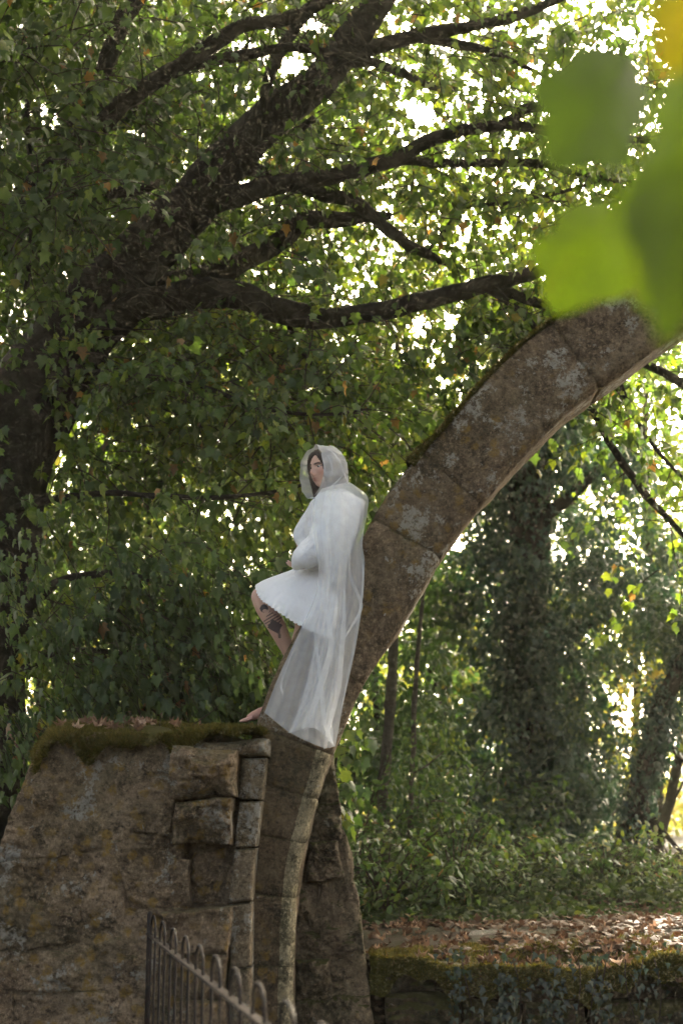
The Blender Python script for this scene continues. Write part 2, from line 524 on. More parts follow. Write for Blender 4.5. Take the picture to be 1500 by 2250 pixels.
# ------------------------------------------------------------------ the ruined wall with its shaft
def build_wall():
    root = empty('ruined_wall', tuple(P(250, 2300, 8.3)))
    tag(root, 'thick ruined rubble wall with mossy top and ochre lichen, left of the arch', 'ruin', kind='thing')
    core = [(76, 1655), (120, 1622), (200, 1606), (350, 1603), (398, 1606), (402, 1760), (404, 1860), (410, 1990), (408, 2100), (408, 2420), (-160, 2420), (-160, 2080), (-26, 1990), (-6, 1905), (22, 1800), (58, 1706)]
    slab(core, 8.004, 8.95, M['stone'], root, 'rubble_core', .035, .02, 2.)
    slab([(370, 1606), (480, 1610), (552, 1626), (545, 1760), (535, 1860), (522, 1990), (522, 2260), (520, 2420), (370, 2420)], 8.13, 8.95, M['mortar'], root, 'recessed_core', .05, .01, 4., 10)
    yf = 8.0
    S = [
        [(76, 1648), (205, 1610), (212, 1692), (54, 1706)], [(205, 1610), (374, 1612), (384, 1702), (212, 1692)],
        [(54, 1706), (152, 1692), (150, 1782), (18, 1802)], [(152, 1692), (268, 1698), (262, 1778), (150, 1782)],
        [(268, 1698), (381, 1702), (376, 1828), (262, 1808)],
        [(18, 1802), (150, 1782), (146, 1868), (-2, 1900)], [(150, 1782), (262, 1778), (272, 1852), (146, 1868)],
        [(262, 1808), (376, 1828), (385, 1884), (272, 1852)],
        [(-4, 1900), (120, 1872), (112, 1978), (-24, 1990)], [(120, 1872), (272, 1852), (292, 1992), (112, 1978)],
        [(272, 1852), (418, 1884), (412, 1990), (292, 1992)],
        [(-24, 1990), (70, 1984), (62, 2090), (-60, 2086)], [(70, 1984), (190, 1988), (182, 2070), (64, 2086)],
        [(190, 1988), (300, 1996), (300, 2102), (182, 2096)], [(300, 1996), (398, 1994), (396, 2094), (300, 2102)],
        [(-70, 2088), (90, 2088), (96, 2176), (-80, 2180)], [(90, 2088), (228, 2098), (222, 2184), (96, 2176)],
        [(228, 2098), (396, 2096), (394, 2186), (222, 2184)],
        [(-100, 2180), (40, 2180), (44, 2280), (-110, 2290)], [(40, 2180), (176, 2182), (180, 2284), (44, 2280)],
        [(176, 2182), (300, 2186), (304, 2284), (180, 2284)], [(300, 2186), (394, 2186), (396, 2284), (304, 2284)],
        [(-150, 2290), (120, 2284), (120, 2400), (-160, 2400)], [(120, 2284), (396, 2284), (396, 2400), (120, 2400)],
    ]
    for q in S:
        stone(q, yf + random.uniform(-.012, .012), 8.4, M['stone'], root, pillow=random.choice((.003, .004, .006, .010, .016)), bulge=random.uniform(0, .02), tiltx=random.uniform(-.022, .022), tiltz=random.uniform(-.022, .022))
    # the proud, broken stones beside the shaft, the recess under them and the ledge
    stone([(374, 1640), (516, 1652), (521, 1758), (371, 1756)], 7.84, 8.4, M['stone'], root, rough=1.9, pillow=.05, bulge=.035, tiltz=.05)
    stone([(384, 1764), (510, 1758), (506, 1860), (378, 1852)], 7.87, 8.4, M['stone'], root, rough=2.0, pillow=.045, bulge=.03, tiltz=.06)
    stone([(418, 1862), (497, 1858), (494, 1990), (414, 1984)], 8.10, 8.4, M['stone'], root, pillow=.04, bulge=0)
    stone([(352, 2000), (500, 1992), (503, 2092), (396, 2096)], 7.87, 8.4, M['stone'], root, rough=.8, pillow=.03, bulge=.015)
    stone([(394, 2094), (504, 2092), (505, 2186), (392, 2188)], 7.90, 8.4, M['stone'], root, rough=.9, pillow=.02, bulge=.01)
    stone([(392, 2188), (505, 2186), (506, 2300), (392, 2300)], 7.91, 8.4, M['stone'], root, rough=.9, pillow=.02, bulge=.01)
    stone([(392, 2300), (506, 2300), (508, 2400), (392, 2400)], 7.91, 8.4, M['stone'], root)
    # capstone over the shaft, then the shaft drums themselves
    stone([(396, 1628), (588, 1632), (588, 1668), (392, 1660)], 7.875, 8.75, M['shaft'], root, 'capstone', rough=.6, pillow=.06, bulge=.02)
    for q in ([(532, 1666), (587, 1664), (577, 1757), (524, 1758)], [(527, 1762), (577, 1760), (563, 1861), (514, 1863)],
              [(514, 1866), (563, 1864), (554, 1980), (502, 1984)], [(503, 1988), (554, 1984), (552, 2124), (506, 2128)],
              [(507, 2132), (552, 2128), (552, 2262), (508, 2262)], [(508, 2265), (552, 2265), (552, 2410), (508, 2410)]):
        stone(q, 7.95, 8.5, M['shaft'], root, 'shaft_drum', gap=.002, rough=.35, pillow=.02, bulge=.012, wp=False)
    # moss on top: drapes over the front edge and runs back over the wall
    cols = np.linspace(78, 582, 60); rows = []
    fronts = {0: 1665}
    for k in range(16):
        t = k / 15
        row = []
        for x in cols:
            hang = 20 + 22 * float(fbm(np.array([x * .010, 0, 0]), 1, 3, 2.)) + 16 * float(fbm(np.array([x * .05, 0, 0]), 1, 3, 7.)) + (70 * math.exp(-((x - 190) / 36) ** 2)) + (30 * math.exp(-((x - 395) / 26) ** 2)) - 10 * math.exp(-((x - 500) / 60) ** 2)
            left = 60 * max(0, (130 - x) / 52) ** 1.6
            if t < .35:     # hanging front
                tt = t / .35
                y = 1616 + hang * (1 - tt) + left
                Y = 7.93 + .0 * tt + (.06 * tt)
                if 380 < x: Y -= .125 * min(1, (x - 380) / 15)
                row.append(P(x, y, Y))
            else:
                tt = (t - .35) / .65
                y0 = 7.99 - (.125 * min(1, (x - 380) / 15) if x > 380 else 0)
                p0 = P(x, 1616 + left, y0)
                row.append(np.array([p0[0] * (1 + .11 * tt), y0 + (8.94 - y0) * tt, p0[2] + .075 * math.sin(tt * 2.0) - .035 * math.exp(-((x - 570) / 40) ** 2) * tt ** .3]))
        rows.append(row)
    moss_patch('moss', np.array(rows), root, 60000, .030, seed=1.3)
    return root
WALL = build_wall()

# ------------------------------------------------------------------ arch rib
YR, YRB = 8.20, 8.70
INTRA = [(1640, 640), (1500, 722), (1390, 802), (1290, 872), (1200, 952), (1110, 1050), (1022, 1150), (945, 1268), (885, 1366), (835, 1440), (797, 1500), (768, 1565), (732, 1655), (700, 1750), (672, 1860), (653, 1980), (646, 2070), (643, 2150), (645, 2260), (648, 2440)]
def build_arch():
    root = empty('arch_rib', tuple(P(610, 2430, 8.45)))
    tag(root, 'curved stone arch rib with white lichen, springing from the ruined wall', 'arch')
    cur = catmull([P(x, y, YR) for x, y in INTRA], 14)
    seg = np.linalg.norm(np.diff(cur, axis=0), axis=1); s = np.concatenate([[0], np.cumsum(seg)])
    def at_s(v):
        return np.array([np.interp(v, s, cur[:, k]) for k in range(3)])
    px, py, _ = proj(cur)
    def s_of(y): return float(np.interp(y, py, s))
    joints_y = [655, 850, 1108, 1228, 1499, 1658, 1757, 1853, 1975, 2125, 2270, 2430]
    S = [0.0 if y == 655 else s_of(y) for y in joints_y]
    Wd = .472
    for a, b in zip(S[:-1], S[1:]):
        n = max(8, int((b - a) / .035))
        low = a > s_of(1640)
        ss = np.linspace(a + .0012, b - .0012, n)
        # ease in at the ends for worn arrises
        prof = []
        ch = .05
        front = np.linspace(ch, Wd - .02, 12)
        for w in front[::-1]: prof.append((w, 0.0))
        prof += [(ch * .55, .018), (0.012, .042), (0.0, .06)]
        for d in (.14, .22, .32, .42): prof.append((0.0, d))
        prof += [(.02, .5), (.18, .5), (.34, .5), (Wd - .02, .5)]
        for d in (.47, .36, .24, .13, .03): prof.append((Wd, d))
        k = len(prof)
        seed = random.uniform(0, 40); dy = random.uniform(-.005, .005)
        V = []
        for i, sv in enumerate(ss):
            c = at_s(sv); t = unit(at_s(min(sv + .03, s[-1])) - at_s(max(sv - .03, 0)))
            nrm = np.array([t[2], 0, -t[0]])         # outward = up-left side of the curve
            nrm = nrm if nrm[0] < 0 or (abs(nrm[0]) < .3 and nrm[2] > 0) else -nrm
            wf = 1 + .13 * float(np.clip((1050 - np.interp(sv, s, py)) / 300, 0, 1))
            endr = min(i, n - 1 - i); er = .004 if endr == 0 else 0.0
            cenp = c + nrm * Wd / 2 + np.array([0, .25, 0])
            for (w, d) in prof:
                p = c + nrm * w * wf + np.array([0, d + dy, 0])
                p = p + unit(cenp - p) * er
                V.append(p)
        V = np.array(V)
        nz = fbm(V, 1.6, 4, 2.) * .018 + fbm(V, 7, 4, 5.) * .009
        V[:, 1] += nz * 1.0
        V[:, 0] += fbm(V, 5, 4, 9.) * .008; V[:, 2] += fbm(V, 5, 4, 5.) * .008
        Fc, fm = [], []
        for i in range(n - 1):
            for j in range(k):
                j2 = (j + 1) % k
                Fc.append((i * k + j, i * k + j2, (i + 1) * k + j2, (i + 1) * k + j))
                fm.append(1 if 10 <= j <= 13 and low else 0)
        Fc.append(tuple(range(k))[::-1]); Fc.append(tuple((n - 1) * k + j for j in range(k)))
        fm += [0, 0]
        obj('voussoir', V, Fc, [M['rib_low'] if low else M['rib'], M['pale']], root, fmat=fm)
    # moss strip along the upper edge
    ss = np.linspace(s_of(690), s_of(1130), 90); rows = []
    for w in (-.05, -.02, .0, .05, .12, .2, .3):
        row = []
        for sv in ss:
            c = at_s(sv); t = unit(at_s(sv + .03) - at_s(sv - .03)); nrm = np.array([t[2], 0, -t[0]])
            nrm = nrm if nrm[0] < 0 else -nrm
            Wd = .472 * (1 + .13 * float(np.clip((1050 - np.interp(sv, s, py)) / 300, 0, 1)))
            f = .010 + .018 * max(0, math.sin(sv * 3.1) + .35 * math.sin(sv * 9))
            if w < 0: row.append(c + nrm * (Wd + w * f * 25 + .004) + np.array([0, -.008, 0]))
            else: row.append(c + nrm * (Wd + .006 + f * .5) + np.array([0, w, 0]))
        rows.append(row)
    moss_patch('moss', np.array(rows), root, 12000, .02, seed=4.1, lift=.003)
    return root
ARCH = build_arch()

# ------------------------------------------------------------------ rubble pier behind the rib
def build_pier():
    root = empty('rubble_pier', tuple(P(730, 2430, 9.0)))
    tag(root, 'dark rubble masonry pier tucked behind the foot of the arch', 'ruin')
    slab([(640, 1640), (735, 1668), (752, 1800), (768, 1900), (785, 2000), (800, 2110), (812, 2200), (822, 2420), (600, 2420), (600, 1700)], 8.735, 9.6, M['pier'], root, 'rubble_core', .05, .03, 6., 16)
    for q, y in (([(690, 1640), (738, 1662), (746, 1760), (676, 1765)], 8.74), ([(676, 1768), (749, 1762), (762, 1848), (668, 1858)], 8.73),
                 ([(676, 1860), (750, 1850), (768, 1934), (668, 1945)], 8.66), ([(640, 1945), (692, 1945), (694, 2038), (640, 2040)], 8.74),
                 ([(692, 1945), (787, 1936), (793, 2010), (694, 2038)], 8.75), ([(640, 2040), (797, 2014), (806, 2100), (640, 2112)], 8.73),
                 ([(640, 2114), (726, 2110), (727, 2190), (640, 2200)], 8.68), ([(728, 2108), (807, 2100), (815, 2190), (729, 2192)], 8.74),
                 ([(640, 2202), (724, 2194), (726, 2296), (640, 2300)], 8.72), ([(724, 2194), (817, 2192), (824, 2296), (726, 2296)], 8.7),
                 ([(640, 2300), (826, 2296), (832, 2400), (640, 2400)], 8.7)):
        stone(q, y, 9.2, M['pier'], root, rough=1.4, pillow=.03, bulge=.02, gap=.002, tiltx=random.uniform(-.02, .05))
    return root
PIER = build_pier()

# ------------------------------------------------------------------ low wall on the right
def build_low_wall():
    root = empty('low_bank_wall', tuple(P(1150, 2400, 9.0)))
    tag(root, 'low mossy stone retaining wall with trailing ivy and fallen leaves', 'wall', kind='thing')
    X0 = .19
    # stones of the face, broken and buried in moss
    r = random.Random(4)
    for row, (z0, z1) in enumerate(((.56, .74), (.36, .56), (.14, .36), (-.02, .14))):
        x = X0 + .02 + row * .05
        while x < 3.2:
            w = r.uniform(.26, .62)
            q = []
            yf = 8.80 + r.uniform(-.05, .05) + .04 * (row == 0)
            for (xx, zz) in ((x, z1), (x + w, z1 + r.uniform(-.03, .03)), (x + w, z0), (x, z0)):
                a, b, _ = proj(np.array([xx, yf, zz + .02 * math.sin(xx * 5)])); q.append((float(a), float(b)))
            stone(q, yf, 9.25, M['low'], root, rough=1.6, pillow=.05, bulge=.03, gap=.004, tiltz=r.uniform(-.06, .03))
            x += w + r.uniform(0, .02)
    # earth and moss lip over the stones
    n, m = 14, 110
    g = np.zeros((n, m, 3))
    xs = np.linspace(X0 - .02, 3.3, m)
    for i in range(n):
        t = i / (n - 1)
        for j, x in enumerate(xs):
            lump = .05 * math.sin(x * 3.1 + 1) + .035 * math.sin(x * 7.3) + .02 * math.sin(x * 17)
            if t < .35:
                tt = t / .35
                d = (.15 + .12 * max(0, math.sin(x * 2.4 + 2)) + .05 * math.sin(x * 9 + 1) + .03 * math.sin(x * 31)) * (1 - tt)
                g[i, j] = (x, 8.73 + .04 * math.sin(x * 4) + .03 * tt, .78 + lump * .6 - max(0, d))
            else:
                tt = (t - .35) / .65
                yy = 8.76 + .04 * math.sin(x * 4) + tt * .8
                g[i, j] = (x, yy, (.79 + lump * .6) * (1 - tt) + (float(ground_h(x, yy)) + .012) * tt)
    moss_patch('moss', g, root, 40000, .022, seed=7.7, lift=.008)
    return root
LOW = build_low_wall()

# ------------------------------------------------------------------ hoop-topped iron fence
def build_fence():
    ax, ay, bx, by = -.985, 7.62, -.02, 3.45
    d = np.array([bx - ax, by - ay, 0]); L = np.linalg.norm(d); d /= L
    root = empty('hoop_fence', (ax, ay, 0))
    tag(root, 'rusty hoop-topped iron railing running up to the ruined wall', 'railing')
    zr = 1.02
    A = np.array([ax, ay, zr])
    side = np.array([d[1], -d[0], 0])
    rot = np.stack([d, side, [0, 0, 1]], 1)
    for z in (zr, .12):
        v, f = box_geo(A + d * (L / 2 - .03) + np.array([0, 0, z - zr]), (L + .06, .032, .010), rot)
        obj('rail', v, f, M['iron'], root, False)
    v, f = tube_geo([A + np.array([0, 0, -zr]) - d * .035, A + np.array([0, 0, .10]) - d * .035, A + np.array([0, 0, .115]) - d * .035], [.013, .013, .007], 10)
    obj('post', v, f, M['iron'], root)
    w = .21; sp = .445; rr = .0058; k = 0
    x = .06
    mesh = None
    while x + w < L + .3:
        if mesh is None:
            pth = [np.array([0, 0, -zr + .02])]
            pth += [np.array([0, 0, z]) for z in np.linspace(-zr + .2, -.0, 5)]
            top = .062
            for t in np.linspace(0, math.pi, 13): pth.append(np.array([w / 2 - w / 2 * math.cos(t), 0, top * .35 + (.105 - top * .35) * math.sin(t) ** .8]))
            pth += [np.array([w, 0, z]) for z in np.linspace(-.0, -zr + .2, 5)] + [np.array([w, 0, -zr + .02])]
            v, f = tube_geo(pth, [rr] * len(pth), 8)
            mesh = mesh_faces('hoop', v @ rot.T, f)
            mesh.materials.append(M['iron'])
        o = bpy.data.objects.new('hoop', mesh); COL.objects.link(o); o.parent = root
        o.location = tuple(local(root, A + d * x))
        x += sp; k += 1
    return root
FENCE = build_fence()
# ------------------------------------------------------------------ leaves
_half = [(0.0, 0.0), (.17, -.07), (.40, .03), (.30, .19), (.52, .46), (.30, .47), (.20, .60)]
_out = _half + [(0.0, 1.0)] + [(-x, y) for x, y in _half[:0:-1]]
def _lz(x, y): return -.22 * abs(x) + .10 * y - .20 * y * y
MAPLE_V = np.array([(0, .36, _lz(0, .36))] + [(x, y, _lz(x, y)) for x, y in _out])
MAPLE_F = np.array([(0, i, i % len(_out) + 1) for i in range(1, len(_out) + 1)])
OVAL_V = np.array([(0, 0, 0), (.26, .28, -.04), (.22, .62, -.06), (0, 1, -.12), (-.22, .62, -.06), (-.26, .28, -.04), (0, .45, .03)])
OVAL_F = np.array([(6, 0, 1), (6, 1, 2), (6, 2, 3), (6, 3, 4), (6, 4, 5), (6, 5, 0)])
IVY_V = np.array([(0, 0, 0), (.42, .08, -.06), (.2, .42, -.03), (0, 1, -.1), (-.2, .42, -.03), (-.42, .08, -.06), (0, .3, .03)])
IVY_F = OVAL_F
RH_V = np.array([(0, 0, 0), (.34, .45, -.05), (0, 1, -.08), (-.34, .45, -.05)])
RH_F = np.array([(0, 1, 2), (0, 2, 3)])
DRAPE_V = MAPLE_V * np.array([.88, 1.05, 1]) + np.array([0, 0, 1.0]) * (-.25 * MAPLE_V[:, 1:2] ** 2 - .35 * np.abs(MAPLE_V[:, 0:1]))
TPL = {'drape': (DRAPE_V, MAPLE_F), 'maple': (MAPLE_V, MAPLE_F), 'oval': (OVAL_V, OVAL_F), 'ivy': (IVY_V, IVY_F), 'rhomb': (RH_V, RH_F)}

def leaf_frames(tip, nor):
    y = unit(tip); x = unit(np.cross(y, nor)); z = np.cross(x, y)
    return x, y, z

def leaves_obj(name, pos, tip, nor, size, tint, tpl, mat, parent, kind='stuff'):
    tv, tf = TPL[tpl]
    x, y, z = leaf_frames(tip, nor)
    s = np.asarray(size)[:, None, None]
    V = pos[:, None, :] + s * (tv[None, :, 0:1] * x[:, None, :] + tv[None, :, 1:2] * y[:, None, :] + tv[None, :, 2:3] * z[:, None, :])
    k = len(tv); n = len(pos)
    Fi = (tf[None] + (np.arange(n) * k)[:, None, None]).reshape(-1)
    me = mesh_np(name, local(parent, V.reshape(-1, 3)), Fi, np.full(n * len(tf), 3), True, {'tint': np.repeat(tint, k)})
    o = link(name, me, parent, [mat])
    if kind: o['kind'] = kind
    return o

_single = {}
def single_leaf(parent, pos, tip, nor, size, tint, tpl, mat, name='leaf'):
    """one leaf as an object of its own; mesh shared between leaves of the same shape and tint"""
    tb = round(float(tint) * 10) / 10
    key = (tpl, mat.name, tb)
    if key not in _single:
        tv, tf = TPL[tpl]
        me = mesh_np('leaf', tv, tf.reshape(-1), np.full(len(tf), 3), True, {'tint': np.full(len(tv), tb)})
        me.materials.append(mat); _single[key] = me
    o = bpy.data.objects.new(name, _single[key]); COL.objects.link(o)
    x, y, z = leaf_frames(np.asarray(tip)[None], np.asarray(nor)[None])
    m = Matrix.Identity(4)
    for i, c in enumerate((x[0], y[0], z[0])):
        for k in range(3): m[k][i] = c[k] * size
    l = local(parent, pos)
    for k in range(3): m[k][3] = l[k]
    if parent is not None: o.parent = parent
    o.matrix_basis = m
    return o

# openings in the canopy where plain sky shows: directions from the viewpoint, as (px, py, radius)
GAPS = [(640, 140, 34), (690, 50, 26), (925, 250, 36), (885, 220, 20), (1170, 165, 18), (920, 705, 20), (990, 695, 14), (985, 1185, 22), (1010, 1190, 14), (870, 760, 14), (1200, 605, 16)]
def not_in_gap(pos, soft=10):
    px, py, _ = proj(pos)
    ok = np.ones(len(pos), bool)
    for gx, gy, r in GAPS:
        if r: ok &= ((px - gx) ** 2 + (py - gy) ** 2) > (r + RNG.normal(0, soft, len(pos))) ** 2
    return ok

class Bough:
    """collects leaves and twigs of one tree"""
    def __init__(s): s.pos, s.tip, s.nor, s.size, s.tint, s.tw = [], [], [], [], [], []
    def spray(s, start, dirn, length, nleaf, size, tint, droop=.5, hang=.6, spread=.5, face=None, twig_r=.006):
        """a leafy shoot: curved twig, leaves along it on both sides"""
        r = RNG
        d = unit(np.asarray(dirn, float)); n = 6
        pts = [np.asarray(start, float)]
        for i in range(n):
            d = unit(d + np.array([0, 0, -droop / n]) + r.normal(0, .10, 3)); pts.append(pts[-1] + d * length / n)
        pts = np.array(pts)
        if twig_r: s.tw.append((pts, twig_r))
        t = r.uniform(.15, 1.0, nleaf) * n
        i0 = np.minimum(t.astype(int), n - 1); f = (t - i0)[:, None]
        p = pts[i0] * (1 - f) + pts[i0 + 1] * f
        tan = unit(pts[i0 + 1] - pts[i0])
        side = unit(np.cross(tan, np.array([0, 0, 1.0])) + 1e-3) * np.where(r.random(nleaf) < .5, 1, -1)[:, None]
        off = side * spread * r.uniform(.3, 1, (nleaf, 1)) + tan * .3 + r.normal(0, .25, (nleaf, 3))
        pet = unit(off) * size * r.uniform(.3, 1.1, (nleaf, 1))
        tip = unit(off * .8 + np.array([0, 0, -1.0]) * hang + r.normal(0, .28, (nleaf, 3)))
        up = np.array([0, 0, 1.0]) if face is None else np.asarray(face, float)
        nor = unit(up + r.normal(0, .45 if face is None else .75, (nleaf, 3)))
        s.pos.append(p + pet); s.tip.append(tip); s.nor.append(nor)
        s.size.append(size * r.uniform(.45, 1.35, nleaf)); s.tint.append(np.clip(r.normal(tint, .2, nleaf), 0, .9) + (r.random(nleaf) < .016) * 1.0)
    def arrays(s):
        return np.vstack(s.pos), np.vstack(s.tip), np.vstack(s.nor), np.concatenate(s.size), np.clip(np.concatenate(s.tint), 0, 1)
    def twigs(s, parent, mat=None, name='twigs'):
        if not s.tw: return
        parts = []
        for pts, r in s.tw:
            parts.append(tube_geo(pts, np.linspace(r, r * .35, len(pts)), 3, False))
        V, Fc = merge(parts)
        o = obj(name, V, Fc, mat or M['twig'], parent); o['kind'] = 'stuff'

def branch(parent, pts, name='branch', mat=None, gn=.12, n=7, sides=10):
    """pts: (px, py, Y, width in px)"""
    w = np.array([[*P(a, b, Y), wd * mpp(a, b, Y) / 2] for a, b, Y, wd in pts])
    c = catmull(w, n)
    c[:, :3] += np.stack([fbm(c[:, :3], 2.0, 3, 1.), fbm(c[:, :3], 2.0, 3, 4.), fbm(c[:, :3], 2.0, 3, 8.)], -1) * np.minimum(.04, c[:, 3:4] * .5)
    c[:, 3] = np.maximum(c[:, 3], .003)
    v, f = tube_geo(c[:, :3], c[:, 3], sides, True, gn, random.uniform(0, 30))
    o = obj(name, v, f, mat or M['bark'], parent)
    return c

def clear_of_limbs(pos, paths):
    """leaves do not sprout in front of the thick limbs: twigs there have died back"""
    px, py, zc = proj(pos); ok = np.ones(len(pos), bool)
    for c in paths:
        bx, by, bz = proj(c[:, :3]); rw = c[:, 3] * F / bz
        d2 = (px[:, None] - bx) ** 2 + (py[:, None] - by) ** 2
        i = d2.argmin(1); d = np.sqrt(d2[np.arange(len(px)), i])
        hide = (d < rw[i] * 1.15 + 6) & (zc < bz[i] + .1) & (rw[i] > 8) & (bx[i] > 230) & (RNG.random(len(px)) < .88)
        ok &= ~hide
    return ok

# ------------------------------------------------------------------ the great maple
def build_maple():
    root = empty('maple_tree', tuple(P(-20, 1760, 10.6)))
    tag(root, 'huge dark-limbed maple spreading its leafy branches over the ruin', 'tree')
    y = 10.6
    B = {}
    B['trunk'] = branch(root, [(-70, 2000, y, 240), (-55, 1600, y, 220), (-30, 1250, y, 215), (10, 1020, y, 210), (85, 850, y, 185), (185, 705, y, 150), (310, 565, y, 122), (430, 445, y, 108), (510, 345, y, 94), (585, 258, y, 84), (680, 185, y - .1, 76), (742, 115, y - .1, 70), (795, 45, y - .2, 66), (850, -60, y - .2, 62), (900, -200, y - .2, 50)], 'trunk', sides=18, gn=.10)
    L = [
        [(140, 790, y, 120), (230, 715, y - .1, 90), (330, 672, y - .2, 74), (440, 645, y - .3, 64), (560, 650, y - .3, 56), (650, 675, y - .3, 52), (750, 688, y - .2, 46), (880, 670, y - .1, 43), (1000, 645, y, 40), (1100, 618, y, 36), (1190, 590, y + .1, 30), (1310, 540, y + .1, 22), (1420, 510, y, 14)],
        [(1085, 622, y, 30), (1160, 655, y + .2, 24), (1235, 690, y + .3, 20), (1310, 760, y + .4, 17), (1400, 800, y + .4, 20), (1520, 860, y + .4, 22)],
        [(1070, 632, y, 20), (1130, 675, y + .1, 14), (1185, 728, y + .2, 12), (1240, 800, y + .3, 10)],
        [(1240, 780, y + .4, 12), (1290, 875, y + .4, 14), (1330, 965, y + .3, 16), (1385, 1045, y + .3, 18), (1440, 1110, y + .3, 16), (1510, 1190, y + .3, 12)],
        [(1340, 790, y + .4, 10), (1375, 880, y + .3, 10), (1420, 960, y + .2, 10), (1470, 1020, y + .2, 8), (1520, 1070, y + .2, 6)],
        [(430, 450, y, 75), (500, 437, y, 52), (570, 425, y - .1, 44), (640, 410, y - .2, 40), (760, 385, y - .2, 36), (870, 345, y - .2, 33), (930, 315, y - .2, 31), (1030, 290, y - .3, 29), (1105, 275, y - .3, 27), (1155, 245, y - .3, 23), (1230, 240, y - .3, 16), (1320, 225, y - .3, 10)],
        [(1100, 276, y - .3, 24), (1190, 290, y - .4, 22), (1260, 300, y - .4, 19), (1340, 305, y - .4, 17), (1440, 310, y - .4, 12)],
        [(868, 348, y - .2, 22), (960, 360, y - .1, 19), (1060, 358, y, 19), (1180, 358, y, 18), (1250, 375, y, 16), (1330, 392, y, 13), (1430, 405, y, 9)],
        [(500, 388, y, 40), (550, 375, y + .1, 32), (610, 402, y + .2, 32), (700, 430, y + .3, 36), (770, 445, y + .3, 33), (830, 485, y + .3, 29), (890, 520, y + .4, 25), (950, 555, y + .4, 20), (1010, 585, y + .4, 12)],
        [(330, 640, y + .3, 80), (420, 620, y + .4, 70), (510, 588, y + .5, 56), (600, 545, y + .5, 46), (660, 502, y + .5, 42), (720, 490, y + .5, 38), (790, 480, y + .5, 28), (860, 470, y + .5, 18)],
        [(578, 262, y - .1, 40), (585, 205, y - .2, 27), (592, 160, y - .2, 26), (612, 105, y - .2, 27), (650, 50, y - .3, 26), (705, -10, y - .3, 24), (760, -90, y - .3, 18)],
        [(60, 420, y - .6, 60), (180, 300, y - .7, 46), (300, 198, y - .8, 38), (370, 152, y - .8, 37), (450, 105, y - .8, 37), (530, 62, y - .8, 33), (640, 35, y - .8, 30), (750, -20, y - .8, 24)],
        [(430, 140, y - .7, 26), (530, 122, y - .6, 24), (620, 100, y - .6, 20), (740, 112, y - .6, 16), (830, 140, y - .6, 8)],
        [(120, 330, y - .4, 40), (190, 215, y - .4, 42), (245, 110, y - .4, 42), (280, 45, y - .4, 42), (345, -40, y - .4, 38)],
        [(745, 135, y - .1, 44), (800, 112, y - .1, 38), (870, 92, y - .2, 33), (930, 82, y - .2, 31), (1000, 70, y - .3, 29), (1080, 50, y - .3, 26), (1170, 20, y - .3, 22), (1260, -15, y - .3, 16)],
        [(920, 88, y - .2, 22), (1010, 95, y - .1, 20), (1070, 110, y - .1, 16), (1150, 142, y, 11), (1225, 182, y, 8)],
        [(765, 132, y - .1, 26), (830, 140, y, 21), (900, 165, y + .1, 18), (950, 190, y + .1, 15), (1005, 196, y + .1, 10)],
        [(-60, 600, y - .3, 60), (20, 510, y - .3, 52), (90, 482, y - .3, 44), (165, 440, y - .3, 36), (250, 425, y - .3, 29), (335, 408, y - .3, 20), (400, 370, y - .3, 10)],
        [(180, 815, y - .5, 16), (330, 825, y - .7, 11), (450, 850, y - .8, 10), (560, 895, y - .8, 9), (700, 912, y - .8, 8), (810, 900, y - .8, 6)],
        [(30, 1120, y - .3, 20), (130, 1098, y - .5, 16), (250, 1085, y - .7, 13), (450, 1092, y - .9, 11), (600, 1080, y - .9, 9), (690, 1058, y - .9, 6)],
        [(630, 700, y - .2, 12), (660, 760, y - .2, 10), (700, 815, y - .2, 9), (745, 870, y - .2, 6)],
        [(40, 1350, y - .2, 30), (130, 1280, y - .5, 20), (260, 1260, y - .8, 14), (400, 1300, y - 1.0, 10), (500, 1380, y - 1.0, 7)],
        [(30, 1500, y - .2, 26), (120, 1440, y - .5, 18), (240, 1430, y - .8, 12), (360, 1470, y - 1.0, 8)],
        [(60, 640, y - .8, 12), (75, 450, y - .9, 14), (60, 250, y - .9, 13), (90, 60, y - .9, 10), (110, -60, y - .9, 8)],
        [(930, 560, y + .3, 10), (980, 500, y + .2, 9), (1020, 455, y + .1, 9), (1120, 445, y, 8), (1240, 420, y, 8), (1350, 385, y, 6)],
        [(690, 260, y, 18), (640, 290, y + .2, 15), (560, 285, y + .4, 12), (480, 300, y + .5, 8)],
    ]
    paths = [B['trunk'][12:]] + [branch(root, b) for b in L]
    bo = Bough()
    # shoots along every limb
    for c in paths:
        pts = c[:, :3]; rad = c[:, 3]
        seg = np.linalg.norm(np.diff(pts, axis=0), axis=1); s = np.concatenate([[0], np.cumsum(seg)])
        k = int(s[-1] / .075)
        for sv in np.linspace(.1 * s[-1], s[-1], max(k, 3)):
            p = np.array([np.interp(sv, s, pts[:, a]) for a in range(3)])
            if np.interp(sv, s, rad) > .18: continue
            d = RNG.normal(0, 1, 3) * np.array([1, 1.1, .75]) + np.array([.35, 0, .10])
            ln = RNG.uniform(.35, 1.05)
            bo.spray(p, d, ln, int(5 + ln * 16), .074, .40 + .14 * fbm(p[None], .8, 2)[0], droop=.6, hang=.75, spread=.5)
    # crown beyond and around the limbs: leafy shoots filling the spread, thinner to the upper right
    r = RNG
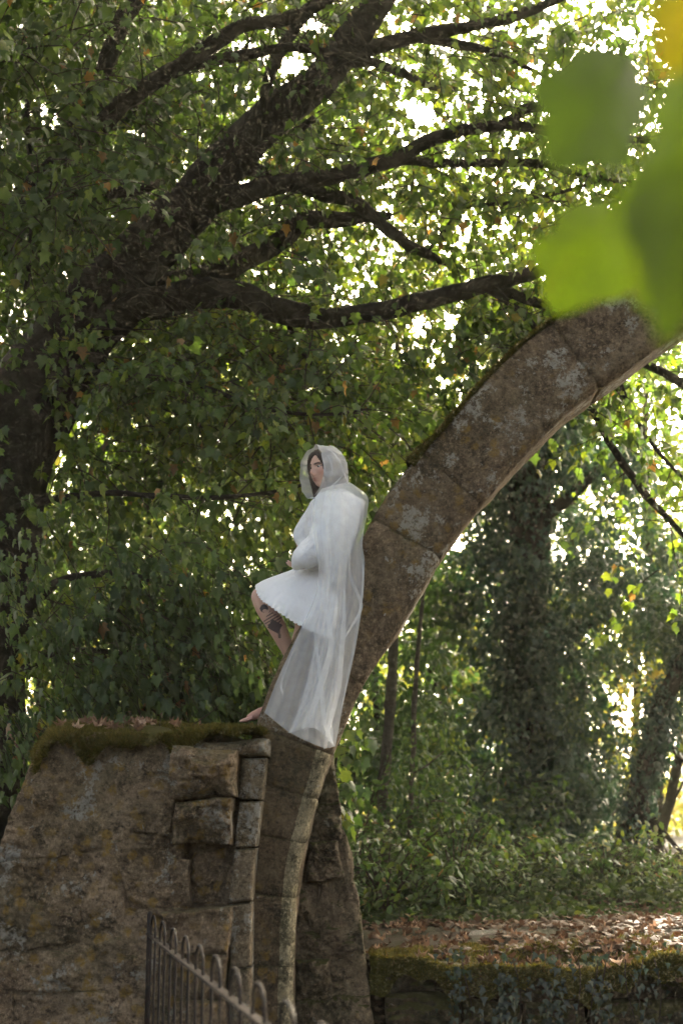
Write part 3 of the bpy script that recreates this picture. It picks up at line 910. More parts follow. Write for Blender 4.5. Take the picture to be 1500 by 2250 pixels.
    def fill(n, x0, x1, y0, y1, Y0, Y1, size, tint, keep=None, hang=.75, face=None, nl=(10, 20)):
        for _ in range(n):
            px, py, Y = r.uniform(x0, x1), r.uniform(y0, y1), r.uniform(Y0, Y1)
            p = P(px, py, Y)
            if fbm(p[None], .55, 3, 2.)[0] < (keep if keep is not None else -.35): continue
            bo.spray(p, r.normal(0, 1, 3) * np.array([1, 1, .4]) + np.array([.3, 0, .05]), r.uniform(.4, .9), int(r.uniform(*nl)), size, tint + .16 * fbm(p[None], 1.1, 2, 5.)[0], droop=.7, hang=hang, face=face)
    fill(360, -80, 700, -120, 900, 9.2, 10.4, .078, .25)           # dark left side, in front of the limbs
    fill(1700, -200, 620, -200, 1000, 10.9, 15.5, .078, .40, -.6)
    fill(300, 500, 800, -150, 1000, 10.9, 14.5, .078, .42)
    fill(900, -250, 420, -250, 640, 11.5, 15.5, .09, .25, -.9)
    fill(260, -150, 330, -200, 560, 8.6, 9.9, .085, .18, -.6)       # behind
    fill(1250, 650, 1650, -180, 740, 10.9, 15.5, .078, .45, -.35)   # thinner right
    fill(160, 700, 1500, -80, 600, 9.6, 10.5, .075, .42, -.1)
    fill(520, 180, 900, 640, 1020, 10.2, 13.0, .078, .46)
    fill(170, 1000, 1250, 620, 900, 10.6, 12.5, .09, .35, -.2)
    fill(120, 1280, 1560, 800, 1260, 10.4, 12.0, .09, .45, .0)
    fill(140, 760, 1000, 880, 1060, 11.5, 14, .085, .5, -.1)
    for _ in range(330):                                   # unseen forward part of the crown, added to shade the left side
        p = np.array([r.uniform(-6.5, -1.2), r.uniform(3.0, 9.0), r.uniform(6.6, 9.2)])
        bo.spray(p, r.normal(0, 1, 3) * np.array([1, 1, .3]), r.uniform(.5, .9), 16, .11, .35, droop=.5, hang=.7)
    pos, tip, nor, size, tint = bo.arrays()
    ok = not_in_gap(pos) & clear_of_limbs(pos, paths)
    pos, tip, nor, size, tint = pos[ok], tip[ok], nor[ok], size[ok], tint[ok]
    crown = (pos, tip, nor, size, tint)
    # the boughs that hang down to the left of the seated woman: big pendulous leaves
    dr = Bough()
    def curtain(n, x0, x1, y0, y1, Y0, Y1, size, tint, keep=-.5):
        for _ in range(n):
            px, py, Y = r.uniform(x0, x1), r.uniform(y0, y1), r.uniform(Y0, Y1)
            p = P(px, py, Y)
            if fbm(p[None], .7, 3, 9.)[0] < keep: continue
            dr.spray(p, np.array([.75, -.25, -.35]) + r.normal(0, .35, 3), r.uniform(.3, .7), int(r.uniform(7, 14)), size, tint + .22 * fbm(p[None], 1.3, 2, 6.)[0], droop=.7, hang=1.5, spread=.45, face=(-.75, -.25, .45), twig_r=.004)
    curtain(640, -60, 620, 900, 1650, 9.3, 10.6, .084, .34)
    curtain(700, -60, 680, 960, 1690, 10.8, 12.8, .084, .38)
    curtain(150, 120, 520, 1180, 1560, 9.2, 9.6, .09, .32)
    dpos, dtip, dnor, dsize, dtint = dr.arrays()
    bo.tw += dr.tw
    # 300 leaves that show largest become leaf objects, the rest one mass
    def split(A, nmax, tpl, mat, name):
        pos, tip, nor, size, tint = A
        px, py, zc = proj(pos)
        vis = (px > 5) & (px < 1495) & (py > 5) & (py < 1600)
        facing = np.abs(np.einsum('ij,ij->i', unit(np.cross(np.cross(tip, nor), tip)), unit(pos - CAM)))
        sc = np.where(vis, size / zc * (.35 + facing), 0)
        big = np.argsort(-sc)[:nmax]
        mask = np.ones(len(pos), bool); mask[big] = False
        for i in big: single_leaf(root, pos[i], tip[i], nor[i], size[i], tint[i], tpl, mat)
        leaves_obj(name, pos[mask], tip[mask], nor[mask], size[mask], tint[mask], tpl, mat, root)
    split(crown, 150, 'maple', M['maple'], 'crown')
    split((dpos, dtip, dnor, dsize, dtint), 150, 'drape', M['drape'], 'hanging_foliage')
    bo.twigs(root)
    print('maple leaves', len(pos), len(dpos))
    return root
MAPLE = build_maple()

# ------------------------------------------------------------------ trees of the wood behind
def clumps(centers, n, sig, size, tint, face=(0, -.3, .8), hang=.5, nsd=.6):
    """leaf arrays in loose tufts around centres (k,3)"""
    r = RNG
    centers = np.asarray(centers)
    i = r.integers(0, len(centers), n)
    off = r.normal(0, 1, (n, 3)); off = unit(off) * (r.random((n, 1)) ** .5) * np.asarray(sig)
    p = centers[i] + off
    tip = unit(off * .6 / np.max(sig) + np.array([0, 0, -hang]) + r.normal(0, .4, (n, 3)))
    nor = unit(np.asarray(face) + r.normal(0, nsd, (n, 3)))
    tb = r.normal(tint, .14, len(centers))
    return p, tip, nor, size * r.uniform(.6, 1.3, n), np.clip(tb[i] + r.normal(0, .13, n), 0, .9)

def cat(*A): return tuple(np.concatenate(z) for z in zip(*A))

def ell(n, c, rad, shell=.35):
    """n points through an ellipsoid, denser to the outside"""
    d = unit(RNG.normal(size=(n, 3))); rr = (RNG.random((n, 1)) * (1 - shell ** 3) + shell ** 3) ** (1 / 3)
    return np.asarray(c) + d * rr * np.asarray(rad)

def tree(name, label, trunk, leafA, tpl, mat, group=None, cull=True, bark=None, twigs=None, limbs=()):
    b = trunk[0]
    root = empty(name, tuple(P(b[0], b[1], b[2])))
    tag(root, label, 'tree', group)
    branch(root, trunk, 'trunk', bark or M['bark'], .14, 6, 10)
    for l in limbs: branch(root, l, 'limb', bark or M['bark'], .12, 5, 7)
    if leafA is not None:
        if cull:
            ok = not_in_gap(leafA[0]); leafA = tuple(a[ok] for a in leafA)
        leaves_obj('crown', *leafA, tpl, mat, root)
    return root

def pxell(n, px, py, Y, rx, rz, ry, shell=.3):
    return ell(n, P(px, py, Y), (rx, ry, rz), shell)

def build_wood():
    # ivy-clad giant behind the arch
    Y = 17.0
    tr = [(1200, 2060, Y, 130), (1185, 1850, Y, 118), (1170, 1600, Y, 105), (1165, 1300, Y, 98), (1165, 1050, Y, 90), (1180, 850, Y, 80), (1215, 650, Y, 66), (1260, 450, Y, 45)]
    tp = catmull([P(a, b, c) for a, b, c, w in tr[:7]], 10)
    c1 = np.vstack([tp[RNG.integers(4, len(tp), 95)] + unit(RNG.normal(size=(95, 3)) * np.array([1, 1, .4])) * RNG.uniform(.35, .95, (95, 1)) * np.array([1.1, 1, .5]),
                    tp[RNG.integers(14, len(tp), 110)] + np.stack([RNG.normal(0, .24, 110), RNG.uniform(-.5, .1, 110), RNG.normal(0, .12, 110)], -1),
                    pxell(30, 1290, 1080, Y, 1.0, 1.0, 1.0), pxell(34, 1400, 1330, Y - .5, 1.15, .75, .9), pxell(14, 1265, 1400, Y - .5, .7, .8, .8),
                    pxell(26, 1110, 1640, Y - .3, .9, 1.0, .8), pxell(12, 1220, 1720, Y - .4, .5, .9, .7), pxell(16, 1060, 1300, Y, .55, .9, .6), pxell(14, 1010, 1820, Y - 1, .8, .5, .6)])
    A = clumps(c1, 46000, (.32, .32, .30), .078, .38, face=(-.2, -.5, .7), hang=.9)
    tree('ivy_clad_tree', 'tall dark tree wrapped in ivy behind the arch', tr, A, 'ivy', M['ivy'], limbs=[
        [(1170, 1150, Y, 40), (1250, 1090, Y, 30), (1330, 1020, Y, 20), (1420, 960, Y, 10)],
        [(1172, 1430, Y, 40), (1270, 1380, Y - .3, 30), (1370, 1330, Y - .5, 20), (1470, 1300, Y - .6, 10)]])
    # leaning ivied trunk at the right
    Y = 15.0
    tr = [(1335, 2070, Y, 75), (1355, 1960, Y, 58), (1385, 1810, Y, 50), (1425, 1660, Y, 46), (1465, 1540, Y, 42), (1530, 1400, Y, 38), (1620, 1240, Y, 30)]
    tp = catmull([P(a, b, c) for a, b, c, w in tr], 10)
    A = clumps(tp[RNG.integers(0, len(tp), 70)] + RNG.normal(0, .09, (70, 3)), 5200, (.17, .17, .22), .065, .25, hang=.9)
    A2 = clumps(pxell(26, 1540, 1340, Y, .7, .6, .7), 3000, .28, .08, .5)
    tree('leaning_tree', 'leaning dark trunk sleeved in ivy at the edge of the wood', tr, cat(A, A2), 'ivy', M['ivy'], limbs=[
        [(1400, 1760, Y, 26), (1450, 1820, Y, 14), (1500, 1880, Y, 8)], [(1440, 1610, Y, 24), (1490, 1660, Y, 14), (1540, 1720, Y, 8)]])
    # straight sapling close behind the arch, slender pale stem, dark forked tree
    Y = 14.0
    tree('straight_sapling', 'straight brown sapling rising just right of the arch foot', [(842, 2010, Y, 30), (846, 1850, Y, 27), (851, 1700, Y, 25), (857, 1550, Y, 23), (861, 1400, Y, 21), (866, 1200, Y, 18), (868, 1000, Y, 15), (864, 850, Y, 12), (880, 690, Y, 8)],
         cat(clumps(pxell(40, 870, 1000, Y, .8, 1.3, .8), 3600, .26, .085, .6), clumps(pxell(26, 850, 1560, Y + .6, .7, .9, .6), 2200, .26, .08, .3)), 'oval', M['under'], bark=M['bark_pale'],
         limbs=[[(864, 1010, Y, 8), (840, 960, Y, 6), (800, 900, Y, 4)], [(866, 930, Y, 8), (905, 860, Y, 6), (930, 760, Y, 4)]])
    Y = 13.0
    tree('slender_stem', 'very thin pale stem bending slightly beside the sapling', [(903, 1990, Y, 13), (902, 1850, Y, 12), (905, 1700, Y, 11), (909, 1560, Y, 11), (918, 1430, Y, 10), (927, 1320, Y, 9), (935, 1220, Y, 8), (950, 1100, Y, 5)],
         clumps(pxell(30, 940, 1720, Y, .40, .55, .45), 900, .18, .06, .45), 'oval', M['under'], bark=M['bark_pale'],
         limbs=[[(905, 1700, Y, 5), (940, 1680, Y, 4), (975, 1650, Y, 3)], [(904, 1780, Y, 5), (950, 1760, Y, 4), (985, 1765, Y, 3)]])
    Y = 22.0
    tree('forked_tree', 'dark forked tree with backlit yellow-green leaves beyond the arch', [(945, 2010, Y, 44), (952, 1800, Y, 40), (958, 1600, Y, 36), (972, 1480, Y, 33), (990, 1380, Y, 28), (1010, 1300, Y, 22), (1045, 1200, Y, 14)],
         cat(clumps(pxell(60, 960, 1380, Y + .5, 1.5, 1.3, 1.2), 5200, .4, .10, .62), clumps(pxell(60, 930, 1100, Y, 1.8, 1.6, 1.4), 4200, .42, .10, .7)), 'rhomb', M['far'],
         limbs=[[(972, 1480, Y, 18), (1000, 1440, Y, 14), (1040, 1400, Y, 9), (1080, 1340, Y, 6)], [(985, 1400, Y, 14), (960, 1340, Y, 10), (940, 1270, Y, 6)], [(965, 1530, Y, 12), (920, 1470, Y, 8), (890, 1400, Y, 5)]])
    # thin dark stems against the bright gap at the right
    stems = [([(1262, 2030, 20, 26), (1268, 1860, 20, 24), (1275, 1700, 20, 22), (1268, 1580, 20, 18), (1255, 1450, 20, 12)], 'bare dark stem closest to the ivy-clad tree in the bright gap'),
             ([(1335, 1800, 23, 30), (1345, 1680, 23, 28), (1330, 1580, 23, 26), (1300, 1480, 23, 18), (1275, 1400, 23, 10)], 'bare stem bending toward the ivy-clad tree in the bright gap'),
             ([(1385, 2010, 21, 22), (1392, 1800, 21, 20), (1400, 1600, 21, 18), (1395, 1450, 21, 14), (1410, 1300, 21, 9)], 'upright thin stem crossing behind the leaning ivied trunk'),
             ([(1450, 2040, 18, 34), (1452, 1900, 18, 30), (1462, 1780, 18, 24), (1490, 1650, 18, 18), (1500, 1500, 18, 10)], 'upright stem standing beyond the leaning ivied trunk'),
             ([(1040, 2040, 21, 22), (1046, 1880, 21, 20), (1060, 1780, 21, 17), (1050, 1650, 21, 13), (1040, 1500, 21, 9)], 'thin dark stem between the ivy-clad tree and the slender pale stem')]
    for tr, lab in stems:
        t3 = tr[3]
        tree('thin_tree', lab, tr, clumps(pxell(24, tr[-1][0], tr[-1][1] + 60, tr[0][2], 1.2, 1.3, 1.2), 1500, .42, .11, .72), 'rhomb', M['far'], 'thin stems in the bright gap',
             limbs=[[(tr[2][0], tr[2][1], tr[2][2], 8), (tr[2][0] + 40, tr[2][1] - 70, tr[2][2], 6), (tr[2][0] + 60, tr[2][1] - 160, tr[2][2], 4)], [(tr[1][0], tr[1][1], tr[1][2], 8), (tr[1][0] - 45, tr[1][1] - 60, tr[1][2], 5), (tr[1][0] - 70, tr[1][1] - 150, tr[1][2], 3)]])
    # backlit trees a little further off
    def bgtree(label, px, py, Y, rx, rz, n, tint, base=2000, w=30, sz=.12, mat='far'):
        return tree('woodland_tree', label, [(px, base, Y, w), (px + 8, (base + py) / 2, Y, w * .8), (px - 6, py, Y, w * .5), (px, py - 120, Y, w * .25)],
                    clumps(pxell(int(n / 55), px, py, Y, rx, rz, rx), n, .42, sz, tint), 'rhomb', M[mat], 'backlit trees deeper in the wood')
    bgtree('tall dark tree filling the sky behind the maple trunk', 90, 330, 18, 2.6, 4.2, 9000, .12, sz=.16)
    bgtree('high leafy crown seen through the middle of the maple', 700, 300, 22, 4.0, 4.4, 11000, .5, sz=.13)
    bgtree('high pale crown seen above the arch top', 1250, 330, 24, 4.4, 4.6, 11000, .55, sz=.13)
    bgtree('mid green crown behind the maple\'s lowest limb', 620, 780, 20, 3.0, 2.0, 5000, .45, sz=.12)
    bgtree('grey-green tree at the right edge behind the arch', 1420, 960, 21, 2.2, 2.6, 6500, .42, sz=.12)
    bgtree('green tree low behind the maple\'s hanging boughs', 330, 1080, 18, 2.6, 1.8, 4800, .4, sz=.12)
    bgtree('green tree right behind the person\'s head', 700, 1130, 21, 2.2, 1.8, 3600, .5, sz=.12)
    bgtree('deep green tree behind the hanging maple boughs, far left', 120, 1350, 17, 2.4, 3.0, 6000, .3)
    bgtree('mid green tree behind the seated woman', 470, 1280, 19, 2.4, 2.6, 6500, .42)
    bgtree('pale silvery-green tree behind the woman\'s veil', 600, 960, 24, 1.8, 1.6, 3800, .55)
    bgtree('dusky tree filling the gap below the arch', 830, 1480, 18, 1.6, 2.4, 6500, .25, mat='under')
    bgtree('golden-leaved tree glowing just left of the arch', 940, 840, 20, 1.3, 1.6, 2400, .86)
    bgtree('tall tree with bright leaves above the arch', 1180, 760, 25, 2.6, 2.6, 4200, .6)
    bgtree('sunlit pale tree at the far right edge', 1440, 1150, 26, 2.2, 2.4, 3800, .66)
    bgtree('low bright tree in the gap beyond the leaning trunk', 1360, 1760, 27, 2.2, 1.0, 2600, .86)  # its backlit glow is put into a yellower leaf tint
    # the rest of the wood, far behind: one mass
    r = RNG
    k = 1300
    cx = r.uniform(-17, 17, k); cyy = r.uniform(30, 46, k); cz = 1.0 + 13.5 * r.random(k) ** 1.35
    C = np.stack([cx, cyy, cz], -1)
    px, py, _ = proj(C)
    thin = ((px > 1230) & (py > 1400) & (py < 1900) & (r.random(k) < .70)) | ((px > 880) & (py < 1150) & (r.random(k) < .55))
    C = C[~thin]
    A = clumps(C, 52000, .75, .24, .66)
    ok = not_in_gap(A[0]); A = tuple(a[ok] for a in A)
    o = leaves_obj('distant_wood', *A, 'rhomb', M['far'], None)
    tag(o, 'distant sunlit woodland seen between the trunks', kind='stuff')
build_wood()

# ------------------------------------------------------------------ undergrowth
def shrub(name, label, px, py, Y, rx, rz, n, size, tint, mat, tpl='oval', nst=9, group=None, nleaf=0):
    base = P(px, py, Y); base[2] = float(ground_h(base[0], base[1]))
    root = empty(name, tuple(base)); tag(root, label, 'shrub', group)
    b = Bough()
    for k in range(n):
        a = RNG.uniform(0, 6.28); q = RNG.random() ** .5
        p = base + np.array([math.cos(a) * rx * q, math.sin(a) * rx * .7 * q, rz * RNG.uniform(.12, .9) * (1.15 - q * .5)])
        d = np.array([math.cos(a), math.sin(a) - .35, .5]) + RNG.normal(0, .4, 3)
        b.spray(p, d, RNG.uniform(.22, .5), int(RNG.uniform(6, 12)), size, tint, droop=.8, hang=.35, spread=.6, twig_r=.004)
    A = b.arrays()
    if nleaf:
        zc = proj(A[0])[2]; big = np.argsort(-A[3] / zc)[:nleaf]; mk = np.ones(len(A[0]), bool); mk[big] = False
        for i in big: single_leaf(root, A[0][i], A[1][i], A[2][i], A[3][i], A[4][i], tpl, mat)
        A = tuple(z[mk] for z in A)
    leaves_obj('foliage', *A, tpl, mat, root)
    b.twigs(root)
    for k in range(nst):
        a = RNG.uniform(0, 6.28); q = RNG.uniform(.3, .9)
        e = base + np.array([math.cos(a) * rx * q, math.sin(a) * rx * .6 * q, rz * RNG.uniform(.5, .95)])
        m = base * .5 + e * .5 + np.array([0, 0, .12])
        v, f = tube_geo(catmull([base, m, e], 5), np.linspace(.012, .004, 11), 5)
        obj('stem', v, f, M['twig'], root)
    return root

shrub('bramble_bush', 'leafy green bush behind the low wall, nearest the arch', 850, 2040, 12.0, .55, .75, 120, .075, .4, M['under'], nleaf=40)
shrub('bramble_bush', 'broad low bush with lighter leaf edges between arch and ivy-clad tree', 1000, 2040, 12.6, .75, .85, 190, .07, .45, M['under'], nleaf=40)
shrub('bramble_bush', 'dim bush at the foot of the ivy-clad tree', 1190, 2045, 13.4, .75, .7, 150, .07, .28, M['under'])
shrub('bramble_bush', 'small bush in front of the leaning ivied trunk', 1330, 2050, 13.0, .5, .5, 90, .06, .45, M['under'])
shrub('bramble_bush', 'yellow-green bush at the right edge of the wood', 1480, 2050, 13.5, .5, .55, 80, .07, .68, M['under'])
shrub('bramble_bush', 'dark thicket directly behind the rubble pier', 770, 2000, 13.5, .9, 1.5, 220, .08, .2, M['under'])
shrub('bramble_bush', 'tall dim thicket under the dusky tree', 940, 1990, 15.5, 1.3, 1.7, 300, .08, .28, M['under'])
shrub('bramble_bush', 'dark scrub behind the left end of the ruined wall', 60, 1760, 11.0, .9, .8, 160, .09, .15, M['drape'], tpl='maple')

def build_shoot():
    """the young maple shoot whose bright leaves hang beside the arch foot"""
    base = P(745, 2050, 9.75); base[2] = float(ground_h(base[0], base[1]))
    root = empty('maple_shoot', tuple(base)); tag(root, 'young maple shoot with large drooping leaves beside the arch foot', 'sapling')
    b = Bough()
    stem = catmull([base, P(728, 1850, 9.75), P(735, 1700, 9.7), P(750, 1600, 9.7)], 8)
    v, f = tube_geo(stem, np.linspace(.014, .005, len(stem)), 6); obj('stem', v, f, M['twig'], root)
    for (px, py) in ((742, 1600), (750, 1640), (745, 1680), (740, 1720), (738, 1760), (748, 1660), (735, 1800), (745, 1625)):
        b.spray(P(px, py, 9.72), np.array([.9, -.35, .15]) + RNG.normal(0, .25, 3), RNG.uniform(.12, .22), 7, .088, .42, droop=1.0, hang=1.1, spread=.5, face=(-.1, -.6, .8), twig_r=.004)
    A = b.arrays()
    for i in range(len(A[0])): single_leaf(root, A[0][i], A[1][i], A[2][i], A[3][i], A[4][i], 'maple', M['under'])
    b.twigs(root)
build_shoot()

def ground_cover():
    n = 26000; r = RNG
    x = r.uniform(-.6, 4.2, n); y = 11.2 + 6.5 * r.random(n) ** 1.3
    h = np.clip(.10 + .22 * (fbm(np.stack([x, y, 0 * x], -1), .8, 3, 3.) + .4), .03, .5) * np.clip((y - 11.0) / 1.4, .15, 1)
    z = ground_h(x, y) + h * r.random(n) ** .7
    p = np.stack([x, y, z], -1)
    tip = unit(np.stack([r.normal(0, .8, n), r.normal(-.3, .7, n), r.normal(-.2, .4, n)], -1)); nor = unit(r.normal(0, .8, (n, 3)) + np.array([0, -.6, .6]))
    o = leaves_obj('undergrowth', p, tip, nor, r.uniform(.04, .085, n), np.clip(r.normal(.30, .22, n), 0, .9), 'oval', M['floor_leaf'], None)
    tag(o, 'low leafy undergrowth covering the woodland floor', kind='stuff')
ground_cover()

# ------------------------------------------------------------------ ivy over the low wall
def build_ivy():
    root = empty('trailing_ivy', (1.2, 8.8, .6)); tag(root, 'dark trailing ivy spilling over the front of the low wall', 'ivy')
    r = RNG; n = 620
    x = np.concatenate([r.normal(1.15, .26, n // 2), r.uniform(.55, 2.4, n // 2)])
    t = r.random(n) ** 1.1
    x = x + .05 * np.round(np.sin(x * 23) * 2)
    z = .84 + .05 * np.sin(x * 3.1 + 1) - t * .55
    yv = 8.70 - .03 * r.random(n) + (t < .15) * r.uniform(0, .25, n)
    z = z + (t < .15) * .03
    p = np.stack([x, yv, z], -1)
    tip = unit(np.stack([r.normal(0, .5, n), r.normal(-.15, .3, n), -np.ones(n)], -1)); nor = unit(np.stack([r.normal(0, .35, n), -np.ones(n), r.uniform(.2, .9, n)], -1))
    s = r.uniform(.032, .060, n); tint = np.clip(r.normal(.35, .25, n), 0, .85)
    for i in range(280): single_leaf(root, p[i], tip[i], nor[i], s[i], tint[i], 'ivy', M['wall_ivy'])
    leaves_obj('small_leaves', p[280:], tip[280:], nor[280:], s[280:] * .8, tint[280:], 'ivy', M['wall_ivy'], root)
    for k in range(9):
        xx = r.uniform(.7, 2.0)
        pts = [np.array([xx + .03 * math.sin(q * 5 + k), 8.70 - .01 * q, .80 - .6 * q]) for q in np.linspace(0, 1, 9)]
        v, f = tube_geo(pts, [.004] * 9, 5); obj('stem', v, f, M['twig'], root)
build_ivy()

# ------------------------------------------------------------------ fallen leaves
def curled(seed):
    r = np.random.default_rng(seed)
    V = MAPLE_V.copy(); V[:, 1] -= .4
    V[:, 2] = r.uniform(.4, 1.3) * V[:, 0] ** 2 * 2 + r.uniform(.2, 1.0) * (V[:, 1]) ** 2 + r.normal(0, .10, len(V)); V[:, 0] *= r.uniform(.6, 1.0)
    return V
_curl = {}
def fallen(p, size, tint, group, label, tilt=.5):
    k = (int(RNG.integers(0, 7)), round(tint * 6) / 6)
    if k not in _curl:
        me = mesh_np('fallen_leaf', curled(k[0]), MAPLE_F.reshape(-1), np.full(len(MAPLE_F), 3), False, {'tint': np.full(len(MAPLE_V), k[1])})
        me.materials.append(M['dry']); _curl[k] = me
    o = bpy.data.objects.new('fallen_leaf', _curl[k]); COL.objects.link(o)
    o.location = p; o.scale = (size,) * 3
    o.rotation_euler = (RNG.normal(0, tilt), RNG.normal(0, tilt), RNG.uniform(0, 6.28))
    return tag(o, label, 'leaf', group)

DG = bpy.context.evaluated_depsgraph_get
def drop(x, y, z0=4.0):
    hit, loc, nrm, idx, ob, mt = scene.ray_cast(DG(), Vector((x, y, z0)), Vector((0, 0, -1)))
    return loc.z if hit else 0.8

def scatter_leaves():
    bpy.context.view_layer.update()
    from mathutils.bvhtree import BVHTree
    def bvh(names):
        V, Fc = [], []
        for o in list(bpy.data.objects):
            if o.type != 'MESH': continue
            root = o
            while root.parent: root = root.parent
            if root.name in names and o.get('kind') != 'stuff' or (o.name == 'ground' and 'ground' in names):
                mw = o.matrix_world; b = len(V)
                V += [mw @ v.co for v in o.data.vertices]; Fc += [[b + i for i in q.vertices] for q in o.data.polygons]
        return BVHTree.FromPolygons(V, Fc)
    tw = bvh({'low_bank_wall', 'ground'})
    for i in range(235):
        pass
        q = RNG.random()
        if q < .62:
            x = RNG.uniform(.2, 3.0); y = 8.74 + RNG.random() ** 1.3 * 1.6
        elif q < .8:
            x = RNG.normal(.55, .22); y = RNG.uniform(9.6, 11.2); x = max(x, .25)
        else:
            x = RNG.normal(1.35, .35); y = RNG.uniform(8.74, 9.2)
        h = tw.ray_cast(Vector((x, y, 3)), Vector((0, 0, -1)))
        z = h[0].z if h[0] else .8
        tn = float(np.clip(RNG.normal(.34, .32), 0, .95))
        look = 'dark brown' if tn < .25 else 'russet' if tn < .55 else 'pale tan'
        side = 'beside the rubble pier' if x < .75 else 'above the thickest ivy' if x < 1.6 else 'near the right edge'
        where = 'on the low wall lip' if y < 9.15 else 'on the bank behind the low wall'
        fallen((x, y, z + .018), RNG.uniform(.05, .095), tn, 'dead leaves on the low wall', f'{look} dead leaf {where} {side}')
    tr = bvh({'ruined_wall'})
    for i in range(30):
        px = RNG.choice([RNG.normal(240, 48), RNG.uniform(150, 480)], p=[.7, .3])
        pt = P(px, 1600, 8.1); y = RNG.uniform(8.03, 8.5)
        h = tr.ray_cast(Vector((pt[0], y, 4)), Vector((0, 0, -1)))
        z = h[0].z if h[0] else 2.1
        tn = float(np.clip(RNG.normal(.55, .28), 0, .95))
        look = 'brown' if tn < .4 else 'tan' if tn < .7 else 'bleached'
        fallen((pt[0], y, z + .022), RNG.uniform(.055, .09), tn, 'dead leaves on the ruin', f"{look} dry leaf on the ruin's mossy top " + ('near its left end' if px < 210 else 'at the middle of the drift' if px < 300 else 'toward the bare foot'), .6)
scatter_leaves()
def litter():
    n = 9500; r = RNG
    x = r.uniform(-.2, 4.5, n); y = 8.85 + 4.2 * r.random(n) ** 1.3
    kp = fbm(np.stack([x, y, 0 * x], -1), .9, 3, 8.) > -.45; x, y = x[kp], y[kp]; n = len(x); z = ground_h(x, y) + .014 + .02 * r.random(n)
    p = np.stack([x, y, z], -1); tip = unit(np.stack([r.normal(0, 1, n), r.normal(0, 1, n), r.normal(0, .25, n)], -1)); nor = unit(r.normal(0, .35, (n, 3)) + np.array([0, 0, 1]))
    o = leaves_obj('leaf_litter', p, tip, nor, r.uniform(.03, .07, n), np.clip(r.normal(.10, .22, n), 0, .8), 'maple', M['dry'], None)
    tag(o, 'brown leaf litter covering the bank', kind='stuff')
litter()

# ------------------------------------------------------------------ dry stalks and a twig on the ruin
def weeds():
    for pts, lab, nl in (([(288, 1612, 8.2), (286, 1590, 8.2), (290, 1558, 8.2)], 'thin dry weed with a yellow head above the leaf drift', 7),
                         ([(276, 1610, 8.15), (272, 1592, 8.15), (274, 1572, 8.15)], 'short brown weed stalk beside the taller yellow one', 6),
                         ([(352, 1606, 8.25), (352, 1586, 8.25), (356, 1562, 8.25)], 'single upright grass stalk on the middle of the wall top', 3),
                         ([(60, 1690, 8.3), (40, 1640, 8.3), (12, 1612, 8.3)], 'withered brown stalk leaning out past the wall\'s left end', 9)):
        w = catmull([P(*q) for q in pts], 6)
        root = empty('dry_weed', tuple(w[0])); tag(root, lab, 'weed', 'dry weeds on the ruin')
        vv, ff = tube_geo(w, np.linspace(.0028, .0012, len(w)), 5); obj('stem', vv, ff, M['twig'], root)
        for k in range(nl):
            i = int(RNG.integers(len(w) // 2, len(w)))
            single_leaf(root, w[i] + RNG.normal(0, .006, 3), RNG.normal(0, 1, 3), RNG.normal(0, 1, 3), RNG.uniform(.014, .026), RNG.uniform(.3, .7), 'oval', M['dry'])
    w = catmull([P(418, 1598, 8.3), P(445, 1578, 8.3), P(468, 1562, 8.28), P(486, 1544, 8.26)], 5)
    vv, ff = tube_geo(w, np.linspace(.005, .002, len(w)), 6, True, .2)
    tag(obj('twig', vv, ff, M['twig'], None), 'bare brown twig sticking up from the moss near the foot', 'twig')
weeds()

# ------------------------------------------------------------------ out-of-focus twig near the camera
def build_front_twig():
    root = empty('foreground_twig', tuple(P(1560, -60, 1.4))); tag(root, 'blurred twig with large green leaves hanging close in the upper right corner', 'twig')
    v, f = tube_geo(catmull([P(1640, -260, 1.2), P(1540, 60, 1.25), P(1480, 320, 1.35), P(1430, 420, 1.5)], 6), np.linspace(.005, .002, 19), 6)
    obj('stem', v, f, M['twig'], root)
    def lf(base, tipp, Y, Yt, width, tint, nor, curl=.25):
        a = P(*base, Y); b = P(*tipp, Yt)
        L = np.linalg.norm(b - a)
        x, y, z = leaf_frames((b - a)[None], np.asarray(nor, float)[None])
        # broad leaf with shallow lobes, finely outlined since it is so near
        out = [(0, 0), (.16, -.03), (.34, .06), (.44, .22), (.40, .34), (.50, .48), (.46, .64), (.30, .74), (.20, .86), (0, 1.0)]
        out = out + [(-q[0], q[1]) for q in out[-2:0:-1]]
        o = catmull(np.array(out + out[:1], float), 4)[:-1]
        V = [np.array([0, .45])] + [np.array([0, .45]) * (1 - s_) + q * s_ for s_ in (.5, 1.0) for q in o]
        V = np.array(V); k = len(o)
        zz = -curl * np.abs(V[:, 0]) - .25 * V[:, 1] ** 2 + .015 * np.sin(V[:, 1] * 30) * np.abs(V[:, 0])
        W3 = a + L * (V[:, 0:1] * width * x + V[:, 1:2] * y + zz[:, None] * z)
        Fc = [(0, i + 1, (i + 1) % k + 1) for i in range(k)] + [(1 + i, 1 + k + i, 1 + k + (i + 1) % k, 1 + (i + 1) % k) for i in range(k)]
        obj('leaf', W3, Fc, M['front_leaf'], root, attrs={'tint': np.clip(tint + .05 * np.sin(np.arctan2(V[:, 0], V[:, 1] + .1) * 9), 0, 1)})
    lf((1350, 450), (1240, 630), 1.70, 1.62, .74, .42, (.2, -.85, .45))
    lf((1385, 130), (1270, 305), 1.55, 1.45, .72, .06, (.5, -.7, .3))
    lf((1590, 40), (1452, 610), 1.18, 1.08, .38, .36, (-.25, -.9, .2))
    lf((1640, 300), (1470, 590), 1.32, 1.22, .72, .42, (.15, -.9, .3))
    lf((1620, -90), (1450, 115), 1.0, 1.0, .9, .70, (-.1, -.9, .4))
build_front_twig()
